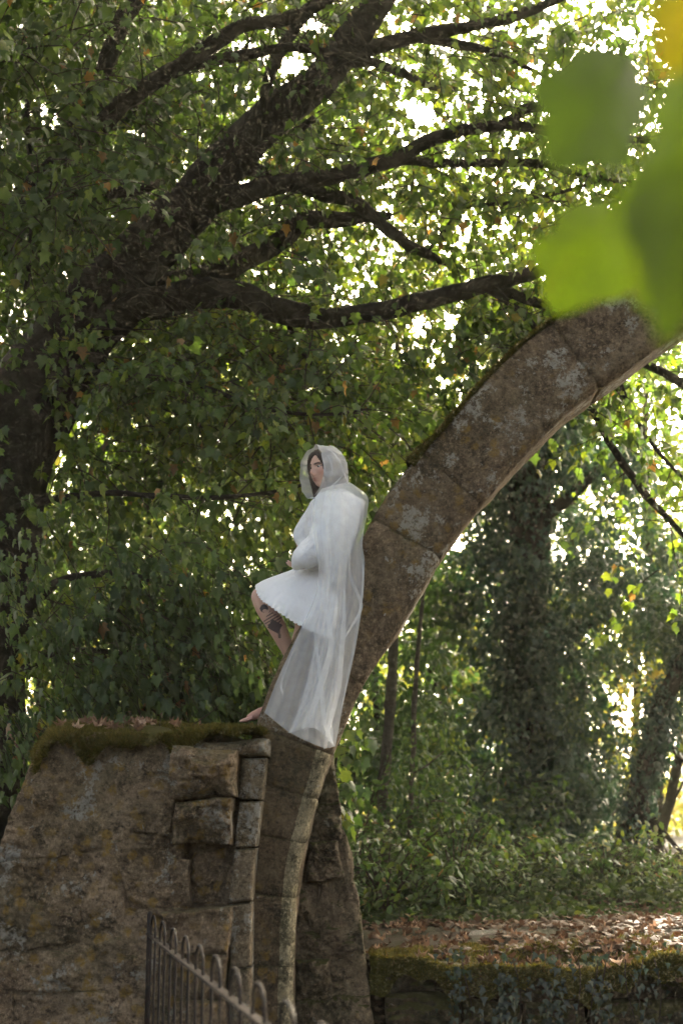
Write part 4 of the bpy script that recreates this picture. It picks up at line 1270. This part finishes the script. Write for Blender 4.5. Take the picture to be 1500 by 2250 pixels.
#@@PERSON
# ------------------------------------------------------------------ the seated woman
def blob(c, r, rot=None, n=14, m=20):
    V = [(0, 0, 1)]
    for i in range(1, n):
        a = math.pi * i / n
        for j in range(m):
            b = 2 * math.pi * j / m
            V.append((math.sin(a) * math.cos(b), math.sin(a) * math.sin(b), math.cos(a)))
    V.append((0, 0, -1))
    V = np.array(V) * np.asarray(r)
    if rot is not None: V = V @ np.asarray(rot).T
    Fc = [(0, 1 + j, 1 + (j + 1) % m) for j in range(m)]
    for i in range(n - 2):
        for j in range(m):
            k = (j + 1) % m
            Fc.append((1 + i * m + j, 1 + (i + 1) * m + j, 1 + (i + 1) * m + k, 1 + i * m + k))
    last = len(V) - 1
    Fc += [(last, 1 + (n - 2) * m + (j + 1) % m, 1 + (n - 2) * m + j) for j in range(m)]
    return V + np.asarray(c), Fc

def limb(pts, sides=16, n=6):
    """pts (px,py,Y,r): rounded limb with ball ends, as closed pieces"""
    w = np.array([[*P(a, b, Y), r] for a, b, Y, r in pts]); c = catmull(w, n)
    out = [tube_geo(c[:, :3], c[:, 3], sides, True)]
    for e in (0, -1): out.append(blob(c[e, :3], (c[e, 3] * .99,) * 3))
    return out

def remesh(name, geos, voxel, smooth=4, fac=.5):
    V, Fc = merge(geos)
    me = mesh_faces(name, V, Fc)
    o = bpy.data.objects.new(name, me); COL.objects.link(o)
    md = o.modifiers.new('r', 'REMESH'); md.mode = 'VOXEL'; md.voxel_size = voxel; md.adaptivity = 0
    if smooth:
        sm = o.modifiers.new('s', 'SMOOTH'); sm.factor = fac; sm.iterations = smooth
    dg = bpy.context.evaluated_depsgraph_get()
    res = bpy.data.meshes.new_from_object(o.evaluated_get(dg))
    bpy.data.objects.remove(o); bpy.data.meshes.remove(me)
    n = len(res.vertices); co = np.zeros(n * 3, np.float32); res.vertices.foreach_get('co', co)
    res.polygons.foreach_set('use_smooth', np.ones(len(res.polygons), bool))
    nr = np.zeros(n * 3, np.float32); res.vertices.foreach_get('normal', nr)
    res.name = name; res.materials.clear()
    return res, co.reshape(-1, 3).astype(float), nr.reshape(-1, 3).astype(float)

def set_co(me, co): me.vertices.foreach_set('co', np.ascontiguousarray(co, np.float32).ravel()); me.update()
def add_attr(me, name, v):
    a = me.attributes.new(name, 'FLOAT', 'POINT'); a.data.foreach_set('value', np.ascontiguousarray(v, np.float32))

def cloth_mat(name, col, trans=.15, weave=900, rough=.85):
    t = NT(name)
    pos = t.n('NewGeometry').outputs['Position']
    n1 = t.noise(pos, 7, 5, .6); n2 = t.noise(pos, 120, 3, .6)
    c = t.mix(t.ramp(n1, [(.35, .25), (.65, 0.0)]), col, tuple(x * .86 for x in col))
    b1 = t.n('Bump', {'Height': t.noise(pos, 28, 5, .6, .6), 'Strength': .35, 'Distance': .02})
    b = t.n('Bump', {'Height': n2, 'Strength': .25, 'Distance': .003, 'Normal': b1.outputs[0]})
    pr = t.n('BsdfPrincipled', {'Base Color': c, 'Roughness': rough, 'Specular IOR Level': .2, 'Normal': b.outputs[0], 'Sheen Weight': .15}).outputs[0]
    tr = t.n('BsdfTranslucent', {'Color': c}).outputs[0]
    return t.done(t.n('MixShader', {0: trans, 1: pr, 2: tr}).outputs[0])

def tulle_mat(name, cover):
    t = NT(name)
    pos = t.n('NewGeometry').outputs['Position']
    n1 = t.noise(pos, 14, 5, .6, .5)
    fac = t.math('ADD', t.math('MULTIPLY', n1, .22), cover - .11)
    d = t.n('BsdfDiffuse', {'Color': (.82, .87, .91, 1)}).outputs[0]
    tr = t.n('BsdfTranslucent', {'Color': (.84, .86, .86, 1)}).outputs[0]
    cl = t.n('MixShader', {0: .34, 1: d, 2: tr}).outputs[0]
    tp = t.n('BsdfTransparent').outputs[0]
    return t.done(t.n('MixShader', {0: fac, 1: tp, 2: cl}).outputs[0])

def skin_mat():
    t = NT('skin')
    pos = t.n('NewGeometry').outputs['Position']
    at = lambda k: t.n('Attribute', attribute_name=k).outputs['Fac']
    c = t.mix(t.noise(pos, 18, 4), (.50, .315, .245), (.58, .385, .31))
    c = t.mix(at('blush'), c, (.46, .22, .18))
    c = t.mix(at('lip'), c, (.33, .15, .13))
    c = t.mix(at('brow'), c, (.045, .028, .02))
    c = t.mix(at('ink'), c, (.055, .048, .055))
    return t.done(t.n('BsdfPrincipled', {'Base Color': c, 'Roughness': .5, 'Specular IOR Level': .35, 'Subsurface Weight': .08, 'Subsurface Radius': (.012, .005, .003), 'Subsurface Scale': 1.0}).outputs[0])

def hair_mat():
    t = NT('hair')
    pos = t.n('NewGeometry').outputs['Position']
    mp = t.n('Mapping', {'Vector': pos, 'Scale': (1, 1, .08)}).outputs[0]
    n = t.noise(mp, 260, 3, .6)
    c = t.ramp(n, [(.35, (.018, .012, .009)), (.7, (.055, .036, .026))])
    b = t.n('Bump', {'Height': n, 'Strength': .6, 'Distance': .004})
    return t.done(t.n('BsdfPrincipled', {'Base Color': c, 'Roughness': .45, 'Normal': b.outputs[0]}).outputs[0])

def plain(name, col, rough=.4):
    t = NT(name); return t.done(t.n('BsdfPrincipled', {'Base Color': (*col, 1), 'Roughness': rough}).outputs[0])

M['skin'] = skin_mat(); M['hair'] = hair_mat()
M['dress'] = cloth_mat('white_cotton', (.84, .87, .91)); M['lace'] = cloth_mat('lace', (.84, .87, .90), .25)
M['tulle'] = tulle_mat('tulle', .40); M['tulle2'] = tulle_mat('tulle_fold', .42)
M['hood'] = tulle_mat('tulle_hood', .38)
M['eye'] = plain('eye_white', (.42, .38, .35)); M['iris'] = plain('iris', (.02, .014, .01), .2)

def build_person():
    root = empty('person', tuple(P(720, 1400, 8.45)))
    tag(root, 'person in a white dress and sheer hooded veil sitting on the arch', 'person')
    # ---- head, in its own frame: x her right, y the way she looks, z up
    HC = P(713, 1031, 8.33)
    f = unit(np.array([-.72, -.69, -.12])); rgt = unit(np.cross(f, [0, 0, 1.0])); up = np.cross(rgt, f)
    HR = np.stack([rgt, f, up], 1)
    def hw(q): return HC + np.asarray(q) @ HR.T
    n, m = 90, 110
    th = np.linspace(0, math.pi, n + 1)[1:-1]; ph = np.linspace(0, 2 * math.pi, m, endpoint=False)
    T, Ph = np.meshgrid(th, ph, indexing='ij')
    q = np.stack([.075 * np.sin(T) * np.cos(Ph), .096 * np.sin(T) * np.sin(Ph), .118 * np.cos(T)], -1).reshape(-1, 3)
    q = np.vstack([[0, 0, .118], q, [0, 0, -.118]])
    x, y, z = q.T
    jaw = np.clip((-z - .015) / .10, 0, 1)
    x = x * (1 - .30 * jaw ** 1.3)
    y = np.where(y < 0, y * (1 - .25 * jaw), y * (1 - .02 * jaw)) + .018 * jaw
    G = lambda x0, z0, sx, sz: np.exp(-((x - x0) / sx) ** 2 - ((z - z0) / sz) ** 2)
    d = .012 * G(0, .0, .008, .028) + .024 * G(0, -.030, .0105, .014) + .007 * (G(.013, -.036, .008, .007) + G(-.013, -.036, .008, .007))
    d += .006 * (G(.028, .028, .02, .008) + G(-.028, .028, .02, .008)) - .012 * (G(.031, .010, .015, .011) + G(-.031, .010, .015, .011))
    d += .005 * (G(.045, -.022, .018, .02) + G(-.045, -.022, .018, .02)) + .009 * G(0, -.060, .019, .0055) + .009 * G(0, -.072, .017, .006) - .006 * G(0, -.066, .022, .003)
    d += .008 * G(0, -.10, .02, .014) - .005 * G(0, -.082, .02, .005)
    y = y + d * (y > 0)
    q = np.stack([x, y, z], 1)
    Fh = [(0, 1 + j, 1 + (j + 1) % m) for j in range(m)]
    for i in range(n - 2):
        for j in range(m):
            k = (j + 1) % m; Fh.append((1 + i * m + j, 1 + (i + 1) * m + j, 1 + (i + 1) * m + k, 1 + i * m + k))
    last = len(q) - 1; Fh += [(last, 1 + (n - 2) * m + (j + 1) % m, 1 + (n - 2) * m + j) for j in range(m)]
    geos = [(hw(q), Fh)]
    for sx in (-1, 1): geos.append(blob(hw((sx * .074, -.012, -.005)), (.010, .020, .032), HR))
    geos += limb([(722, 1058, 8.37, .05), (729, 1080, 8.39, .05), (738, 1105, 8.40, .062)])
    # ---- trunk, arms, legs
    geos += limb([(738, 1110, 8.40, .075), (738, 1150, 8.40, .12), (732, 1205, 8.41, .11), (728, 1262, 8.42, .13)])
    for s, Yx in ((-1, 8.26), (1, 8.55)): geos += limb([(738, 1112, 8.40, .06), (736, 1112, Yx, .055)])
    geos += limb([(740, 1114, 8.24, .05), (722, 1160, 8.18, .045), (700, 1205, 8.15, .042)]) + limb([(700, 1205, 8.15, .042), (692, 1224, 8.17, .036), (686, 1235, 8.20, .026)])
    geos += limb([(715, 1114, 8.53, .05), (688, 1160, 8.54, .042), (664, 1196, 8.50, .038)]) + limb([(664, 1196, 8.50, .038), (680, 1222, 8.42, .03), (694, 1234, 8.36, .024)])
    def hand(w, dirn, across, side):
        w = np.asarray(w); dirn = unit(dirn); across = unit(across); nrm = np.cross(dirn, across)
        out = [tube_geo([w - dirn * .01, w + dirn * .02, w + dirn * .055, w + dirn * .082], [.022, .027, .033, .026], 12)]
        v, fc = out[0]; c = w + dirn * .04
        dn = (v - c) @ nrm; v = v - np.outer(dn * .5, nrm); out = [(v, fc)]
        for k, (ofs, ln) in enumerate(((-.028, .062), (-.010, .072), (.009, .068), (.027, .052))):
            b = w + dirn * .078 + across * ofs
            pts = np.array([b - dirn * .01, b + dirn * ln * .4 - nrm * .004, b + dirn * ln * .75 - nrm * .016, b + dirn * ln * .95 - nrm * .032])
            g = tube_geo(pts, [.0088, .0088, .0078, .0062], 10); out += [g, blob(pts[-1], (.0064,) * 3, n=6, m=8)]
        b = w + dirn * .02 + across * side * .026
        pts = np.array([b, b + across * side * .018 + dirn * .026, b + across * side * .022 + dirn * .056])
        out += [tube_geo(pts, [.011, .0098, .0075], 10), blob(pts[-1], (.0078,) * 3, n=6, m=8)]
        return out
    geos += hand(P(686, 1236, 8.20), (-.88, .05, -.20), (.05, 1, -.25), 1)
    geos += hand(P(694, 1234, 8.36), (.8, -.5, -.2), (.4, .9, .1), -1)
    # near, tattooed leg: knee up, shin sloping back to the rib
    geos += limb([(728, 1284, 8.42, .092), (660, 1302, 8.42, .076), (612, 1306, 8.41, .062), (576, 1309, 8.40, .058)])
    geos += limb([(573, 1311, 8.40, .058), (583, 1336, 8.39, .058), (604, 1370, 8.39, .056), (624, 1410, 8.42, .046), (643, 1450, 8.47, .035), (655, 1478, 8.52, .031)])
    geos += limb([(657, 1478, 8.52, .034), (648, 1490, 8.52, .032), (632, 1502, 8.50, .026), (618, 1512, 8.49, .018)])
    # far leg: down to the mossy wall top
    geos += limb([(736, 1285, 8.50, .10), (700, 1325, 8.52, .082), (668, 1362, 8.52, .062)])
    geos += limb([(672, 1362, 8.52, .058), (662, 1398, 8.55, .052), (646, 1440, 8.58, .048), (620, 1500, 8.57, .036), (597, 1545, 8.50, .029)])
    A = P(594, 1548, 8.50)
    foot = tube_geo(np.array([P(597, 1568, 8.48), P(588, 1562, 8.47), P(573, 1566, 8.44), P(556, 1573, 8.41), P(545, 1578, 8.39)]), [.028, .036, .031, .026, .017], 14)
    geos += [foot, blob(P(596, 1571, 8.48), (.030, .028, .028))] + limb([(594, 1540, 8.50, .029), (590, 1560, 8.50, .033)])
    for k in range(5):
        yy = 8.35 + .021 * k; ln = (30, 26, 23, 20, 16)[k]
        geos.append(tube_geo(np.array([P(556, 1577, yy), P(556 - ln * .55, 1581.5, yy), P(556 - ln, 1585, yy)]), [.012, .011 if k else .013, .007], 8))
    me, co, nr = remesh('body', geos, .0042, 3, .45)
    L = (co - HC) @ HR
    face = (L[:, 1] > .02) & (np.abs(L[:, 0]) < .09) & (np.abs(L[:, 2]) < .13)
    g2 = lambda x0, z0, sx, sz: np.exp(-(((L[:, 0] - x0) / sx) ** 2 + ((L[:, 2] - z0) / sz) ** 2)) * face
    lip = np.clip(1.1 * g2(0, -.060, .018, .005) + 1.1 * g2(0, -.071, .015, .006), 0, 1)
    br = 0
    for s in (-1, 1):
        for xx, zz in ((.016, .024), (.026, .028), (.036, .029), (.046, .025)): br = br + g2(s * xx, zz, .009, .0042)
        br = br + .8 * g2(s * .031, .0135, .016, .003)
    blush = np.clip(.5 * (g2(.045, -.025, .02, .02) + g2(-.045, -.025, .02, .02)) + .5 * g2(0, -.03, .014, .014), 0, 1)
    px, py, zc = proj(co)
    blush = np.maximum(blush, .45 * ((py > 1530) & (px < 612)))          # reddened foot
    ax = np.interp(py, [1300, 1340, 1408, 1460], [8.40, 8.39, 8.42, 8.48])
    fr = (co[:, 1] < ax - .004) & (py > 1322) & (py < 1412) & (px < 645)
    ink = np.zeros(len(co))
    ink[((px - 580) / 9) ** 2 + ((py - 1337) / 9) ** 2 < 1] = 1
    ink[((px - 582) / 5.5) ** 2 + ((py - 1342) / 4) ** 2 < 1] = 0.1
    u = (px - 596) * .86 + (py - 1368) * .5; v = -(px - 596) * .5 + (py - 1368) * .86
    band = (np.abs(u) < 16) & (np.abs(v + 6) < 15)
    ink = np.maximum(ink, band * (np.sin(u * .9 + v * .5) > .1) * .8)
    ink = np.maximum(ink, ((u > -2) & (u < 24) & (v > -8) & (v < 14)) * .92)
    ink = np.maximum(ink, ((np.abs(px - 612 - (py - 1385) * .15) < 3) & (py > 1380) & (py < 1402)) * .8)
    ink = ink * fr
    for k, a in (('lip', lip), ('brow', np.clip(br, 0, 1)), ('blush', blush), ('ink', ink)): add_attr(me, k, a)
    set_co(me, local(root, co))
    link('body', me, root, [M['skin']])
    # ---- eyes
    for s in (-1, 1):
        e = link('eye', mesh_faces('eye', local(root, blob(hw((s * .031, .0735, .0085)), (.0125, .0125, .0085), HR)[0]), blob((0, 0, 0), (1, 1, 1))[1]), root, [M['eye']])
        obj('iris', *blob(hw((s * .031 - .001, .0815, .0080)), (.0055, .0055, .0060), HR), M['iris'], e)
    # ---- hair
    hg = [blob(hw((0, -.014, .008)), (.083, .101, .121), HR)]
    for s in (-1, 1):
        for pts, rr in (([(0, .052, .100), (s * .040, .062, .075), (s * .063, .050, .025), (s * .068, .040, -.04), (s * .066, .028, -.11), (s * .07, .015, -.19)], [.016, .020, .022, .022, .022, .018]),
                        ([(0, .01, .12), (s * .05, .02, .09), (s * .078, .005, .02), (s * .078, -.01, -.06), (s * .07, -.02, -.14), (s * .07, -.03, -.21)], [.02, .025, .028, .03, .03, .022]),
                        ([(0, -.05, .10), (s * .045, -.07, .05), (s * .05, -.085, -.03), (s * .045, -.075, -.12), (s * .04, -.06, -.22)], [.03, .035, .04, .04, .028])):
            c = catmull(np.hstack([hw(pts), np.array(rr)[:, None]]), 6)
            hg.append(tube_geo(c[:, :3], c[:, 3], 12)); hg.append(blob(c[-1, :3], (c[-1, 3],) * 3))
    me, co, nr = remesh('hair', hg, .006, 4)
    co = co + nr * (.0025 * np.sin(((co - HC) @ HR)[:, 0:1] * 900 + fbm(co, 12, 2)[:, None] * 4))
    set_co(me, local(root, co)); link('hair', me, root, [M['hair']])
    # ---- dress bodice with full sleeves
    def loft(rings, sides=28):
        V, Fc = [], []
        for (xl, xr, py, Yc, hd) in rings:
            c = P((xl + xr) / 2, py, Yc); hwid = (xr - xl) / 2 * mpp(750, py, Yc)
            for k in range(sides):
                a = 2 * math.pi * k / sides
                V.append(c + np.array([hwid * math.cos(a), hd * math.sin(a), 0]))
        k = len(rings)
        for i in range(k - 1):
            for j in range(sides):
                j2 = (j + 1) % sides; Fc.append((i * sides + j, (i + 1) * sides + j, (i + 1) * sides + j2, i * sides + j2))
        Fc.append(tuple(range(sides))); Fc.append(tuple((k - 1) * sides + j for j in range(sides))[::-1])
        return np.array(V), Fc
    dg = [loft([(706, 758, 1080, 8.39, .08), (695, 776, 1090, 8.39, .13), (684, 792, 1108, 8.39, .17), (674, 795, 1138, 8.39, .18), (670, 785, 1170, 8.40, .175), (668, 773, 1205, 8.41, .17), (662, 764, 1240, 8.41, .18), (656, 762, 1262, 8.41, .185)])]
    dg += limb([(742, 1110, 8.24, .075), (728, 1150, 8.17, .088), (704, 1194, 8.13, .090), (680, 1216, 8.14, .078), (662, 1229, 8.17, .056), (655, 1238, 8.19, .034)])
    dg += limb([(712, 1112, 8.53, .072), (684, 1152, 8.52, .075), (662, 1180, 8.50, .062), (666, 1208, 8.46, .050), (682, 1228, 8.41, .038)])
    me, co, nr = remesh('dress', dg, .0075, 5)
    w1 = fbm(co * np.array([1, 1, .55]), 7.0, 3, 2.); w2 = fbm(co @ np.array([[.8, 0, .6], [0, 1, 0], [-.6, 0, .8]]) * np.array([1, 1, .3]), 17, 3, 6.)
    co = co + nr * (.014 * w1 + .010 * w2)[:, None]
    set_co(me, local(root, co)); dress = link('dress', me, root, [M['dress']])
    # ---- skirt: rings from waist to hem, gathered, its near side hanging lower
    ringsS = [((660, 1236), (762, 1240), .17, 0), ((642, 1252), (764, 1275), .19, 4), ((612, 1263), (764, 1310), .235, 14), ((589, 1272), (762, 1338), .25, 24), ((574, 1279), (756, 1362), .26, 31), ((565, 1285), (744, 1381), .262, 37)]
    ns, rr = 150, []
    ctrl = np.array([[*a, *b, dp, bl] for a, b, dp, bl in ringsS]); C = catmull(ctrl, 6); nr_ = len(C)
    V = []
    for i, (xa, ya, xb, yb, dp, bl) in enumerate(C):
        t = i / (nr_ - 1)
        for k in range(ns):
            a = 2 * math.pi * k / ns
            u = .5 - .5 * math.cos(a); s = math.copysign(abs(math.sin(a)) ** .55, math.sin(a))
            amp = max(0, t - .38) / .62
            fold = amp * (.005 * math.sin(17 * a + 1.9 * math.sin(3 * a)) + .003 * math.sin(37 * a + 2 + 2 * math.sin(5 * a))) + amp * .014 * math.sin(5 * a + 2 * t + math.sin(2 * a))
            pxx = xa + (xb - xa) * u; pyy = ya + (yb - ya) * u
            dn = bl * abs(s) * (1 if s > 0 else .25)
            pxx += dn * .12 ; pyy += dn * .95
            V.append(P(pxx, pyy, 8.42 - s * (dp + fold)) + np.array([0, 0, fold * .2]))
    V = np.array(V)
    Fc = [(i * ns + k, i * ns + (k + 1) % ns, (i + 1) * ns + (k + 1) % ns, (i + 1) * ns + k) for i in range(nr_ - 1) for k in range(ns)]
    V[:, 1] += .017 * fbm(V @ np.array([[.8, 0, .6], [0, 1, 0], [-.6, 0, .8]]) * np.array([1, 1, .35]), 9, 4, 3.)
    obj('skirt', V, Fc, M['dress'], dress)
    # scalloped lace edge
    e0 = V[(nr_ - 1) * ns:]; e1 = V[(nr_ - 2) * ns:(nr_ - 1) * ns]
    sub = 4; k4 = ns * sub
    idx = np.arange(k4) / sub
    def per(E): 
        i0 = idx.astype(int) % ns; fr_ = (idx - idx.astype(int))[:, None]
        return E[i0] * (1 - fr_) + E[(i0 + 1) % ns] * fr_
    E0 = per(e0); dirn = unit(per(e0 - e1)); sc = .010 + .007 * np.abs(np.sin(np.arange(k4) / k4 * math.pi * 62))
    out = E0 * 1.0; out[:, 1] += np.where(out[:, 1] < 8.42, -.004, .004)
    LV = np.vstack([out - dirn * .012, out + dirn * .004, out + dirn * sc[:, None] + np.array([0, -.002, 0])])
    LF = [(r_ * k4 + k, r_ * k4 + (k + 1) % k4, (r_ + 1) * k4 + (k + 1) % k4, (r_ + 1) * k4 + k) for r_ in range(2) for k in range(k4)]
    obj('lace_hem', LV, LF, M['lace'], dress)
    # ---- veil
    def sheet(rows, nu=60, nv=14, fold=.02, freq=7, seed=0., hem=0.0):
        rows = np.array([[P(*p) for p in r_] for r_ in rows])              # (rows, cols, 3)
        R1 = np.array([catmull(r_, nu // (rows.shape[1] - 1)) for r_ in rows])   # along the row
        R2 = np.array([catmull(R1[:, j], nv) for j in range(R1.shape[1])]).transpose(1, 0, 2)
        a, b = R2.shape[:2]
        uu = np.linspace(0, 1, b)[None, :]; vv = np.linspace(0, 1, a)[:, None]
        ph = freq * 6.28 * (uu + .05 * np.sin(vv * 4 + seed)) + seed * 2
        wave = np.sin(ph) + .5 * np.sin(ph * 2.3 + 1.7 + vv * 2)
        R2[..., 1] += fold * (.25 + vv) * wave + .006 * fbm(R2, 5, 2, seed)
        idx = np.arange(a * b).reshape(a, b)
        q_ = np.stack([idx[:-1, :-1], idx[:-1, 1:], idx[1:, 1:], idx[1:, :-1]], -1).reshape(-1, 4)
        return R2.reshape(-1, 3), [tuple(z_) for z_ in q_.tolist()]
    # cape over shoulder and back, falling in front of the rib
    cape = [[(706, 1074, 8.12), (735, 1066, 8.10), (764, 1060, 8.22), (772, 1062, 8.48)],
            [(690, 1100, 8.11), (730, 1090, 8.06), (786, 1086, 8.16), (806, 1090, 8.42)],
            [(686, 1150, 8.05), (735, 1148, 8.02), (786, 1140, 8.08), (807, 1124, 8.32)],
            [(694, 1212, 8.00), (735, 1215, 7.99), (772, 1205, 8.04), (796, 1190, 8.16)],
            [(700, 1262, 8.03), (730, 1270, 8.01), (768, 1262, 8.05), (801, 1238, 8.14)],
            [(690, 1315, 8.05), (728, 1320, 8.02), (768, 1312, 8.05), (797, 1300, 8.12)],
            [(657, 1388, 8.10), (700, 1392, 8.04), (750, 1388, 8.03), (783, 1386, 8.10)],
            [(616, 1476, 8.11), (672, 1490, 8.05), (725, 1488, 8.03), (763, 1490, 8.10)],
            [(586, 1552, 8.12), (646, 1578, 8.06), (704, 1584, 8.03), (749, 1574, 8.10)],
            [(582, 1566, 8.12), (638, 1610, 8.06), (708, 1642, 8.04), (737, 1640, 8.10)]]
    veil = obj('veil', *sheet(cape, 90, 10, .011, 3.2, 1.0), M['tulle'], root)
    # second layer: the gathered middle of the train, with a ragged forked hem
    mid = [[(716, 1078, 8.08), (748, 1074, 8.08), (776, 1080, 8.2)], [(705, 1150, 8.0), (745, 1150, 7.98), (790, 1140, 8.08)], [(712, 1230, 7.97), (742, 1232, 7.96), (766, 1228, 8.02)],
           [(706, 1310, 7.99), (735, 1312, 7.98), (757, 1310, 8.03)], [(694, 1400, 8.01), (722, 1402, 7.99), (752, 1400, 8.03)], [(676, 1490, 8.02), (708, 1492, 8.0), (742, 1492, 8.04)],
           [(652, 1570, 8.03), (690, 1572, 8.0), (730, 1570, 8.05)], [(634, 1608, 8.03), (655, 1612, 8.0), (672, 1560, 8.02)]]
    mid[-1] = [(633, 1611, 8.04), (690, 1600, 8.0), (733, 1640, 8.05)]
    obj('veil_fold', *sheet(mid, 60, 8, .010, 2.2, 2.2), M['tulle2'], veil)
    for k, st in enumerate(([(770, 1200, 8.02), (768, 1260, 8.02), (788, 1312, 8.06), (792, 1340, 8.08), (770, 1380, 8.02), (745, 1420, 7.99)],
                            [(757, 1290, 8.0), (756, 1360, 7.99), (750, 1440, 7.98), (742, 1520, 7.99), (722, 1600, 8.0), (712, 1646, 8.02)],
                            [(712, 1300, 7.98), (724, 1380, 7.97), (726, 1430, 7.97), (700, 1520, 7.99), (680, 1580, 8.0), (668, 1606, 8.02)],
                            [(690, 1390, 8.0), (700, 1460, 7.99), (708, 1540, 7.99), (716, 1600, 8.0), (733, 1638, 8.02)],
                            [(655, 1400, 8.06), (636, 1450, 8.06), (618, 1500, 8.07), (622, 1530, 8.05), (618, 1556, 8.06)],
                            [(798, 1240, 8.1), (796, 1300, 8.08), (782, 1400, 8.06), (764, 1490, 8.06), (750, 1560, 8.06)])):
        c = catmull([P(*p) for p in st], 8); wd = (.010, .014, .018, .012, .006, .008)[k] * np.sin(np.linspace(.25, 2.9, len(c)))
        V2 = np.vstack([c - np.outer(wd, [1, .25, 0]), c + np.outer(wd * .2, [0, -1, 0]) , c + np.outer(wd, [1, -.25, 0])]); kk = len(c)
        obj('veil_pleat', V2, [(r_ * kk + i, r_ * kk + i + 1, (r_ + 1) * kk + i + 1, (r_ + 1) * kk + i) for r_ in range(2) for i in range(kk - 1)], M['tulle2'], veil)
    # hood: loops from the rim round the face to the back of the head
    loops = [[(692, 979, 8.22), (706, 996, 8.12), (713, 1034, 8.10), (705, 1068, 8.13), (688, 1092, 8.22), (667, 1086, 8.38), (659, 1052, 8.46), (664, 1008, 8.42)],
             [(712, 978, 8.26), (727, 994, 8.16), (732, 1034, 8.13), (722, 1072, 8.13), (704, 1094, 8.22), (690, 1088, 8.42), (682, 1052, 8.50), (684, 1008, 8.46)],
             [(735, 982, 8.34), (748, 1000, 8.24), (754, 1034, 8.20), (748, 1068, 8.18), (735, 1090, 8.24), (722, 1088, 8.46), (714, 1052, 8.54), (714, 1010, 8.50)],
             [(752, 1000, 8.40), (760, 1012, 8.32), (764, 1036, 8.28), (764, 1062, 8.24), (760, 1078, 8.30), (752, 1078, 8.46), (746, 1050, 8.54), (744, 1018, 8.50)],
             [(758, 1030, 8.42), (761, 1032, 8.40), (763, 1040, 8.38), (764, 1048, 8.36), (763, 1054, 8.38), (760, 1052, 8.42), (757, 1044, 8.45), (756, 1036, 8.45)]]
    Lp = np.array([[P(*p) for p in l] for l in loops])
    Rr = np.array([catmull(np.vstack([l, l[:1]]), 8)[:-1] for l in Lp])
    Hs = np.array([catmull(Rr[:, j], 8) for j in range(Rr.shape[1])]).transpose(1, 0, 2)
    a, b = Hs.shape[:2]
    nz = fbm(Hs, 12, 3, 5.)[..., None]; cen = Hs.mean(1, keepdims=True)
    Hs = Hs + unit(Hs - cen) * (nz * .009 + .005 * np.sin(np.linspace(0, 6.28, b, endpoint=False) * 11 + 3 * np.linspace(0, 1, a)[:, None])[..., None])
    idx = np.arange(a * b).reshape(a, b)
    Fq = [(int(idx[i, j]), int(idx[i, (j + 1) % b]), int(idx[i + 1, (j + 1) % b]), int(idx[i + 1, j])) for i in range(a - 1) for j in range(b)]
    obj('veil_hood', Hs.reshape(-1, 3), Fq, M['hood'], veil)
    for st in ([(716, 984, 8.2), (735, 998, 8.13), (748, 1020, 8.11), (757, 1044, 8.14), (766, 1064, 8.2)], [(720, 1000, 8.12), (728, 1020, 8.10), (730, 1044, 8.10)], [(752, 1044, 8.17), (742, 1056, 8.13), (726, 1070, 8.11), (696, 1094, 8.14)],
               [(706, 996, 8.11), (713, 1034, 8.09), (705, 1068, 8.12), (690, 1090, 8.2)]):
        c = catmull([P(*p) for p in st], 8); wd = .006 * np.sin(np.linspace(.2, 2.95, len(c))); kk = len(c)
        V2 = np.vstack([c - np.outer(wd, [1, .3, 0]), c + np.outer(wd, [1, -.3, 0])])
        obj('veil_pleat', V2, [(i, i + 1, kk + i + 1, kk + i) for i in range(kk - 1)], M['tulle2'], veil)
    return root
PERSON = build_person()
# ------------------------------------------------------------------ haze added to lift the blacks
def build_haze():
    v, f = box_geo((0, 22, 12), (90, 100, 27))
    t = NT('haze')
    pv = t.n('VolumePrincipled', {'Color': (.92, .88, .68, 1), 'Density': .0009, 'Anisotropy': .2})
    t.t.links.new(pv.outputs[0], t.out.inputs['Volume'])
    o = obj('haze', v, f, t.m, None, False); tag(o, 'thin pale haze added to lift the dark tones', kind='stuff')
build_haze()
